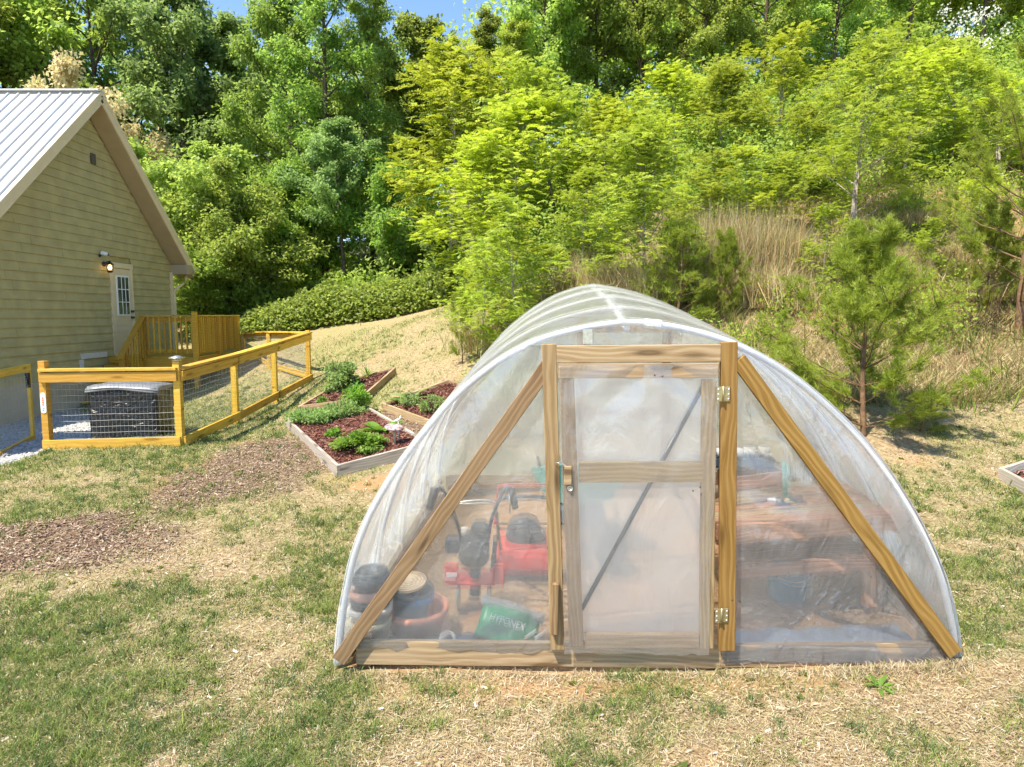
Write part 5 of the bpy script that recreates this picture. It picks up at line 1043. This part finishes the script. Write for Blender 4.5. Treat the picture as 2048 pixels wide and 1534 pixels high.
bush('herb_bush', 'small seedling at the near edge of the small raised bed', 'plant', inbed(bilA, .30, .12, .07), .10, .10, 260, .05, 'herb', 402)
bush('herb_bush', 'pale green tuft beside the tallest bush', 'plant', inbed(bilA, .68, .25, .07), .14, .14, 320, .05, 'herb', 403)
rosette('strap_leaf_plant', 'spiky strap-leaved plant behind the tallest bush', inbed(bilA, .52, .96, .07), 14, .34, .014, 'herb', 404, 1.3)
bush('herb_bush', 'dense round mint bush at the near corner of the large bed', 'bush', inbed(bilB, .36, .17, .07), .31, .26, 4600, .035, 'herb', 405, wid=.45)
bush('herb_bush', 'sprawling grey-green herb along the far left edge of the large bed', 'bush', inbed(bilB, .22, .88, .07), .42, .26, 3000, .05, 'herb_grey', 406, ry=.30, wid=.22)
bush('herb_bush', 'grey-green herb at the middle of the large bed far edge', 'bush', inbed(bilB, .60, .88, .07), .34, .26, 2400, .05, 'herb_grey', 407, wid=.22)
bush('herb_bush', 'upright herb at the far right corner of the large bed', 'bush', inbed(bilB, .88, .93, .07), .24, .42, 1800, .045, 'herb', 408, wid=.35)
bush('herb_bush', 'little round green plant alone in the large bed mulch', 'plant', inbed(bilB, .30, .50, .07), .12, .12, 420, .045, 'herb', 409)
rosette('broad_leaf_plant', 'broad-leaved plant beside the mushroom ornament', inbed(bilB, .78, .40, .07), 11, .34, .065, 'herb', 410, .7)
rosette('broad_leaf_plant', 'broad-leaved plant at the left corner of the pale bed', inbed(bilC, .10, .30, .07), 10, .40, .07, 'herb_grey', 411, .9)
bush('herb_bush', 'thin herb in the pale bed next to the broad-leaved plant', 'plant', inbed(bilC, .22, .18, .07), .18, .24, 500, .04, 'herb_grey', 412, wid=.25)
bush('herb_bush', 'wispy herb in the pale bed nearest the greenhouse', 'plant', inbed(bilC, .52, .22, .07), .22, .28, 600, .05, 'herb_grey', 413, wid=.2)
ms = thing('mushroom_ornament', 'mosaic mushroom ornament on a stake in the large bed', 'ornament', inbed(bilB, .72, .12, .04)); tube('stake', [(0, 0, 0), (.0, 0, .28)], .016, shaded('pale_stake', (.55, .47, .33), .7), ms, 8)
mm, nt = mat('mosaic'); n = N(nt); tc = n('TexCoord'); vo = n('TexVoronoi', {'Vector': tc.outputs['Object'], 'Scale': 40.0}); cr = n.ramp(vo.outputs['Color'], [(.25, (.22, .10, .12)), (.5, (.58, .52, .46)), (.75, (.34, .20, .22))]); n.out(n('BsdfPrincipled', {'Base Color': cr, 'Roughness': .4}))
lathe('cap', [(0, .0), (.11, .0), (.13, .015), (.12, .03), (.07, .045), (0, .05)], mm, ms, 24, (0, 0, .27), (R(8), R(6), 0))
bc = thing('glass_bird', 'small white bird figure beside the mushroom ornament', 'ornament', inbed(bilB, .80, .16, .0)); tube('rod', [(0, 0, 0), (0, 0, .36)], .004, M['white'], bc, 6); tube('bird_body', bend([(-.06, 0, .36), (-.02, .007, .375), (.02, 0, .395), (.035, 0, .44)], 4), [.004 + .012 * math.sin(math.pi * k / 12) for k in range(13)], M['white'], bc, 8)
rosette('weed', 'weed growing against the empty grey raised bed', (5.05, 6.62, h(5.05, 6.62)), 8, .16, .018, 'herb', 415, 1.0)
rosette('weed', 'dark green weed in front of the right base board', (2.05, 3.62, h(2.05, 3.62)), 10, .11, .012, 'herb', 416, .9)
# ------------------------------------------------------------------ tall dry grass clumps on the bank
GC = colmat('dry_stem', .8, .3); GC2 = colmat('grass_blade', .7, .38, .25)
def blades(P, Ht, lean, wid, cols, r, bend_=.5, mid=.55):
    n_ = len(P); az = r.random(n_) * 6.28; D = np.stack([np.cos(az), np.sin(az), np.zeros(n_)], -1); sd = r.random(n_) * 3.14; S = np.stack([np.cos(sd), np.sin(sd), np.zeros(n_)], -1) * (np.asarray(wid).reshape(-1, 1))
    Hh = np.asarray(Ht).reshape(-1, 1); ln = np.asarray(lean).reshape(-1, 1); Z_ = np.array([0, 0, 1.]); m1 = P + Z_ * Hh * mid + D * Hh * ln * .35; t = P + Z_ * Hh * (1 - .25 * ln) + D * Hh * ln
    V = np.stack([P - S, P + S, m1 + S * .8, m1 - S * .8, t], 1).reshape(-1, 3); b = np.arange(n_)[:, None] * 5; F3 = np.concatenate([b + np.array([0, 1, 2]), b + np.array([0, 2, 3]), b + np.array([3, 2, 4])], 1).reshape(-1, 3)
    return V, F3, np.repeat(cols, 5, 0)
drycols = np.array([(.62, .50, .27), (.52, .38, .18), (.68, .57, .36), (.42, .28, .13), (.40, .42, .14)]); PG = []
for k in range(4):
    r = np.random.default_rng(500 + k); n_ = 1050; P = np.stack([r.normal(0, .26, n_), r.normal(0, .26, n_), np.full(n_, -.05)], -1); V, F3, c = blades(P, 1.0 * (.45 + .7 * r.random(n_)), .15 + .9 * r.random(n_) ** 2, .0035 + .003 * r.random(n_), drycols[r.integers(0, 5, n_)] * (.65 + .6 * r.random((n_, 1))), r); PG.append(amesh('dry_grass%d' % k, V, 3, F3, col=c)); PG[-1].materials.append(GC)
spots = [(1105, 13.4, 545, 'pale dry grass clump left above the greenhouse ridge'), (1135, 13.0, 470, 'tall pale dry grass clump above the greenhouse ridge'), (1180, 12.6, 500, 'dry grass clump just right of the greenhouse ridge end'), (1230, 12.4, 470, 'dry grass clump left of the pale locust trunk'), (1265, 12.2, 480, 'brown dry grass clump against the pale locust trunk'), (1375, 13.2, 440, 'dry grass clump right of the small pine'), (1415, 12.6, 380, 'tallest dry grass clump on the bank'), (1455, 12.9, 365, 'tall dry grass behind the dark little pine'), (1500, 12.5, 380, 'tall dry grass clump at the bank middle'), (1545, 12.6, 385, 'arching dry grass clump left of the pale stems'), (1590, 12.8, 420, 'dry grass clump beside the three-stemmed locust'), (1520, 11.8, 490, 'bent straw clump low on the bank'), (1580, 11.6, 530, 'low straw clump above the greenhouse right shoulder'), (1655, 12.4, 450, 'dry grass clump behind the young pine'), (1770, 12.2, 440, 'dry grass clump right of the pale stems'), (1810, 11.6, 470, 'thin dry grass above the young pine right side'), (1880, 12, 440, 'dry grass clump below the big pine branch'), (1930, 11, 520, 'dry grass clump in the right hand brush'), (1985, 10.8, 540, 'dry grass clump at the foot of the large pine'), (1690, 13.6, 380, 'dry grass behind the three-stemmed locust'), (1840, 13.4, 380, 'upper dry grass patch left of the large pine'), (1075, 12.6, 590, 'low dry grass clump at the lawn edge behind the greenhouse'), (990, 12.4, 600, 'low dry grass clump under the left saplings'), (1330, 12.6, 480, 'dry grass clump behind the small pine')]
for k, (px, Y, top, lab) in enumerate(spots):
    x = (px - 1024) / 1366 * Y; g = h(x, Y); hh = max(.35, (W3(px, top, Y)[2] - g) * (.86 if px < 1620 else .6)); o = obj('dry_grass_clump', PG[k % 4], None, None, (x, Y, g)); o.rotation_euler = (0, 0, k * 1.3); o.scale = ((.95 + .2 * (k % 3)) * (1 if px < 1620 else .7), .9, hh); tag(o, lab, 'dry grass', 'dry grass clumps on the bank')
# brush and litter on the bank: fallen stems, twigs and low green shoots that nobody could count
r = np.random.default_rng(600); n_ = 46000; Y = 8.6 + 8.5 * r.random(n_) ** 1.4; px = np.where(r.random(n_) < .25, 980 + 300 * r.random(n_), 1280 + 900 * r.random(n_)); X = (px - 1024) / 1366 * Y; keep = ~((X > -1.3) & (X < 2.9) & (Y < 8)); X, Y = X[keep], Y[keep]; n_ = len(X); P = np.stack([X, Y, H(X, Y)], -1)
V, F3, c = blades(P, .08 + .42 * r.random(n_) ** 2.2, .5 + 2.0 * r.random(n_), .003 + .002 * r.random(n_), drycols[r.integers(0, 5, n_)] * (.5 + .7 * r.random((n_, 1))), r)
tag(obj('bank_litter', amesh('bank_litter', V, 3, F3, col=c), GC), 'fallen straw and dry stems covering the bank', 'litter', kind='stuff')
n_ = 15000; Y = 8.4 + 8 * r.random(n_); px = 960 + 1180 * r.random(n_); X = (px - 1024) / 1366 * Y; k_ = fbm(X, Y, 1.2, 61, 3) > .53; X, Y = X[k_], Y[k_]; n_ = len(X); P = np.stack([X, Y, H(X, Y)], -1); gr = np.array([(.20, .27, .04), (.28, .33, .07), (.15, .21, .04)])
V, F3, c = blades(P, .12 + .35 * r.random(n_), .2 + .8 * r.random(n_), .005 + .004 * r.random(n_), gr[r.integers(0, 3, n_)] * (.7 + .6 * r.random((n_, 1))), r)
tag(obj('bank_weeds', amesh('bank_weeds', V, 3, F3, col=c), GC2), 'low green shoots and weeds on the bank', 'weeds', kind='stuff')
VV = []; vv = []
for k in range(75):
    Yb = 9.6 + 5.5 * r.random(); pb = (1330 + 820 * r.random()) if k % 4 else (960 + 300 * r.random()); xb = (pb - 1024) / 1366 * Yb; gb = h(xb, Yb); nb2 = 320; rr = .18 + .38 * r.random(); Pq = unit(r.normal(0, 1, (nb2, 3))) * (r.random((nb2, 1)) ** .6) * np.array([rr, rr, rr * 1.1]) + np.array([xb, Yb, gb + rr * .8]); Lq = .055 * (.5 + .9 * r.random(nb2))
    VV.append(leaf_quads(Pq, unit(r.normal(0, 1, (nb2, 3))), unit(np.array([0, -.2, 1.]) + r.normal(0, .5, (nb2, 3))), Lq, Lq * .34)); vv.append(np.repeat(np.clip(.1 + .5 * r.random() + .4 * r.random(nb2), 0, 1), 4))
tag(obj('bank_brush', amesh('bank_brush', np.concatenate(VV), 4, fl=np.concatenate(vv)), LM['locust']), 'scattered low leafy brush among the dry grass on the bank', 'brush', kind='stuff')
tw = branch_paths(np.stack([(1900 + 230 * r.random(150) - 1024) / 1366 * 10.4, 9.8 + 1.4 * r.random(150), np.zeros(150)], -1), unit(r.normal(0, .8, (150, 3)) + np.array([0, 0, .7])), .3 + .6 * r.random(150), r, -.15, 6, .35); tw[:, :, 2] += H(tw[:, 0, 0], tw[:, 0, 1])[:, None]
tv, tf = tubes_va(tw, np.full(150, .008), np.full(150, .003), 4); tag(obj('dead_brush', amesh('dead_brush', tv, 4, tf, smooth_=True), shaded('dead_twig', (.12, .07, .045), .9, .1, var=.4)), 'tangle of brown dead twigs under the large pine', 'brush', kind='stuff')

# ------------------------------------------------------------------ lawn: straw litter, grass blades, chips, gravel
def blocked(X, Y):
    b = (X < HX + .12) & (Y > 10.6) & (Y < 19.5)
    a = R(2); lx = (X - .75) * math.cos(a) - (Y - 3.92) * math.sin(a); ly = (X - .75) * math.sin(a) + (Y - 3.92) * math.cos(a); ins = (ly > -.04) & (ly < GL + .1) & (lx > -1.85) & (lx < 2.0)
    for bil in (bilA, bilB, bilC, bilR):
        c = [bil(0, 0), bil(1, 0), bil(1, 1), bil(0, 1)]; inside = np.ones(len(X), bool)
        for k in range(4):
            p, q = c[k], c[(k + 1) % 4]; inside &= ((q.x - p.x) * (Y - p.y) - (q.y - p.y) * (X - p.x)) > -.01
        b |= inside
    return b, ins
def scatter(n_, y0, y1, r, half=.95):
    Y = y0 * (y1 / y0) ** r.random(n_); X = (r.random(n_) * 2 - 1) * half * Y; b, ins = blocked(X, Y); X, Y, ins = X[~b], Y[~b], ins[~b]; return X, Y, ins, zones(X, Y)
r = np.random.default_rng(700)
# dead straw lying about
X, Y, ins, z = scatter(370000, 2.55, 19, r); pr = (1 - .6 * z['chips']) * (1 - z['grav']) * (1 - .72 * z['clay']) * (1 - .25 * z['green']) * (1 - z['forest']) * np.where(ins, .12, 1); k = r.random(len(X)) < pr; X, Y = X[k], Y[k]; n_ = len(X)
cs = np.array([(.56, .46, .30), (.48, .37, .22), (.66, .58, .44), (.40, .29, .17), (.50, .43, .22), (.28, .19, .11)]); P = np.stack([X, Y, H(X, Y) + .004 + .012 * r.random(n_)], -1); a = r.random(n_) * 6.28; L = (.008 + .022 * r.random(n_) ** 2.4) * (Y / 4) ** .35; W_ = (.0009 + .0012 * r.random(n_)) * (Y / 4) ** .6
D = np.stack([np.cos(a), np.sin(a), r.normal(0, .28, n_)], -1) * L[:, None]; S = np.stack([-np.sin(a), np.cos(a), r.normal(0, .3, n_)], -1) * W_[:, None]; lift = np.array([0, 0, 1.]) * (L * .25 * r.random(n_))[:, None]
V = np.stack([P - D - S, P - D + S, P + D + S + lift, P + D - S + lift], 1).reshape(-1, 3); c = np.repeat(cs[r.integers(0, 6, n_)] * (.75 + .5 * r.random((n_, 1))), 4, 0); tag(obj('lawn_straw', amesh('lawn_straw', V, 4, col=c), GC), 'dry straw litter lying all over the lawn', 'straw', kind='stuff')
# living blades in tufts
X, Y, ins, z = scatter(380000, 2.5, 19, r); tuft = fbm(X, Y, 5.5, 33, 3) - .5; dens = np.clip((z['green'] - .22) * 1.35 + tuft * 1.9, 0, 1) * (1 - .9 * z['chips']) * (1 - z['grav']) * (1 - z['forest']) * np.where(ins, .05, 1); k = r.random(len(X)) < dens + .02 * (z['grav'] < .3) * (~ins); X, Y, g_ = X[k], Y[k], z['green'][k]; n_ = len(X)
gc = np.array([(.16, .22, .045), (.22, .28, .06), (.12, .18, .045), (.30, .33, .09), (.36, .35, .13), (.16, .22, .08)]); P = np.stack([X, Y, H(X, Y) - .004], -1); big = (Y / 4) ** .35
hh = (.022 + .045 * r.random(n_) ** 1.6) * (1 + .5 * np.clip(g_ - .5, 0, .5)) * np.minimum(big, 1.5)
V, F3, c = blades(P, hh, .35 + .9 * r.random(n_), (.0014 + .0014 * r.random(n_)) * (Y / 4) ** .6, gc[np.minimum((r.random(n_) ** 1.0 * 6).astype(int), 5)] * (.75 + .55 * r.random((n_, 1))), r)
tag(obj('lawn_grass', amesh('lawn_grass', V, 3, F3, col=c), GC2), 'patchy green and yellowing lawn grass', 'grass', kind='stuff')
# denser tufts with longer leaves
X, Y, ins, z = scatter(15000, 2.5, 17, r); k = (r.random(len(X)) < np.clip((z['green'] - .34) * 1.7, 0.02, 1) * (1 - .9 * z['chips']) * (1 - z['grav']) * (1 - z['forest'])) & ~ins; X, Y = X[k], Y[k]; m_ = len(X); nb_ = 20; sz = np.repeat(.5 + .9 * r.random(m_), nb_); cl = np.repeat(np.array([(.13, .19, .045), (.18, .25, .055), (.11, .17, .06), (.24, .30, .07)])[r.integers(0, 4, m_)], nb_, 0); X = np.repeat(X, nb_) + r.normal(0, .022, m_ * nb_) * sz; Y = np.repeat(Y, nb_) + r.normal(0, .022, m_ * nb_) * sz; n_ = len(X); P = np.stack([X, Y, H(X, Y) - .004], -1)
V, F3, c = blades(P, (.03 + .05 * r.random(n_)) * sz, .4 + .9 * r.random(n_), (.0016 + .0014 * r.random(n_)) * (Y / 4) ** .5, cl * (.75 + .55 * r.random((n_, 1))), r); tag(obj('grass_tufts', amesh('grass_tufts', V, 3, F3, col=c), GC2), 'small dark green grass tufts dotted over the lawn', 'grass', kind='stuff')
# broad-leaved weeds and long loose stems
X, Y, ins, z = scatter(900, 2.6, 13, r); k = (r.random(len(X)) < .15 + .5 * z['green']) & ~ins & (z['grav'] < .2); X, Y = X[k], Y[k]; m_ = len(X); q_ = 9; sz = np.repeat(.4 + .8 * r.random(m_), q_); az = r.random(m_ * q_) * 6.28; P = np.repeat(np.stack([X, Y, H(X, Y) + .004], -1), q_, 0); D = unit(np.stack([np.cos(az), np.sin(az), .25 + .5 * r.random(m_ * q_)], -1)); L = .042 * sz * (.6 + .6 * r.random(m_ * q_)); V = leaf_quads(P, D, unit(np.array([0, 0, 1.]) + r.normal(0, .2, (m_ * q_, 3))), L, L * .28)
tag(obj('lawn_weeds', amesh('lawn_weeds', V, 4, fl=np.repeat(np.repeat(.5 * r.random(m_), q_), 4)), LM['oak']), 'small broad-leaved weeds scattered in the lawn', 'weeds', kind='stuff')
X, Y, ins, z = scatter(1300, 2.6, 12, r); k = ~ins & (z['grav'] < .2); X, Y = X[k], Y[k]; m_ = len(X); az = r.random(m_) * 6.28; pa = branch_paths(np.stack([X, Y, np.zeros(m_)], -1), np.stack([np.cos(az), np.sin(az), np.zeros(m_)], -1), .05 + .16 * r.random(m_) ** 2, r, 0, 5, .5); pa[:, :, 2] = H(pa[:, :, 0], pa[:, :, 1]) + .012 + .012 * r.random((m_, 5)); tv, tf = tubes_va(pa, np.full(m_, .0016), np.full(m_, .0008), 3)
tag(obj('loose_stems', amesh('loose_stems', tv, 4, tf, col=np.repeat(drycols[r.integers(0, 4, m_)] * (.7 + .5 * r.random((m_, 1))), 15, 0)), GC), 'long loose dry stems lying on the lawn', 'straw', kind='stuff')
# wood chips in the two bare patches
X, Y, ins, z = scatter(300000, 4.2, 11.5, r, .95); k = (r.random(len(X)) < z['chips'] * .95) & (X < -.9); X, Y = X[k], Y[k]; n_ = len(X); P = np.stack([X, Y, H(X, Y) + .004 + .012 * r.random(n_)], -1); cc = np.array([(.24, .155, .10), (.15, .09, .06), (.36, .26, .18), (.09, .055, .038), (.30, .20, .125), (.44, .35, .26)]); V, c = chipmesh(P, .015, cc, r, .4)
tag(obj('wood_chips', amesh('wood_chips', V, 4, col=c), M['chipcol']), 'grey-brown wood chips in the bare patches of the lawn', 'wood chips', kind='stuff')
# gravel
X, Y, ins, z = scatter(60000, 7.0, 15, r, 1.0); k = (r.random(len(X)) < z['grav']) & (X < -5.2); X, Y = X[k], Y[k]; n_ = len(X); s = .012 + .014 * r.random(n_); O8 = np.array([(1, 0, 0), (-1, 0, 0), (0, 1, 0), (0, -1, 0), (0, 0, .7), (0, 0, -.7)], float); F8 = np.array([(0, 2, 4), (2, 1, 4), (1, 3, 4), (3, 0, 4)])
P = np.stack([X, Y, H(X, Y) + .006], -1); J = O8[None] * s[:, None, None] * (.6 + .8 * r.random((n_, 6, 1))); a = r.random(n_) * 6.28; J = np.stack([J[..., 0] * np.cos(a)[:, None] - J[..., 1] * np.sin(a)[:, None], J[..., 0] * np.sin(a)[:, None] + J[..., 1] * np.cos(a)[:, None], J[..., 2]], -1); V = (P[:, None] + J).reshape(-1, 3); F3 = (np.arange(n_)[:, None, None] * 6 + F8[None]).reshape(-1, 3); c = np.repeat((.22 + .28 * r.random((n_, 1))) * np.array([1, .985, .95]), 6, 0)
tag(obj('gravel', amesh('gravel', V, 3, F3, col=c), M['chipcol']), 'pale grey gravel beside the house and gate', 'gravel', kind='stuff')
# dead leaves, clods and small stones scattered on the near lawn
X, Y, ins, z = scatter(1800, 2.7, 12, r); k = (z['grav'] < .3) & ~ins; X, Y = X[k], Y[k]; n_ = len(X); P = np.stack([X, Y, H(X, Y) + .012], -1); V, c = chipmesh(P, .016, np.array([(.46, .37, .27), (.40, .26, .16), (.52, .46, .38), (.30, .19, .11)]), r, .6); tag(obj('leaf_litter', amesh('leaf_litter', V, 4, col=c), M['chipcol']), 'scattered dead leaves and bark flakes on the lawn', 'leaf litter', kind='stuff')
# straw piled along the foot of the greenhouse
n_ = 2600; lx = np.where(r.random(n_) < .5, -1.75 + 3.55 * r.random(n_), 1.1 + .8 * r.random(n_)); ly = -.05 - np.abs(r.normal(0, .07, n_)); aa = R(2); X = .75 + lx * math.cos(aa) + ly * math.sin(aa); Y = 3.92 - lx * math.sin(aa) + ly * math.cos(aa); P = np.stack([X, Y, H(X, Y) + .01 * r.random(n_)], -1)
V, F3, c = blades(P, .015 + .04 * r.random(n_), .6 + 1.2 * r.random(n_), .0016 + .001 * r.random(n_), cs[r.integers(0, 5, n_)] * (.7 + .5 * r.random((n_, 1))), r); tag(obj('foot_straw', amesh('foot_straw', V, 3, F3, col=c), GC), 'dry straw gathered along the greenhouse base board', 'straw', kind='stuff')
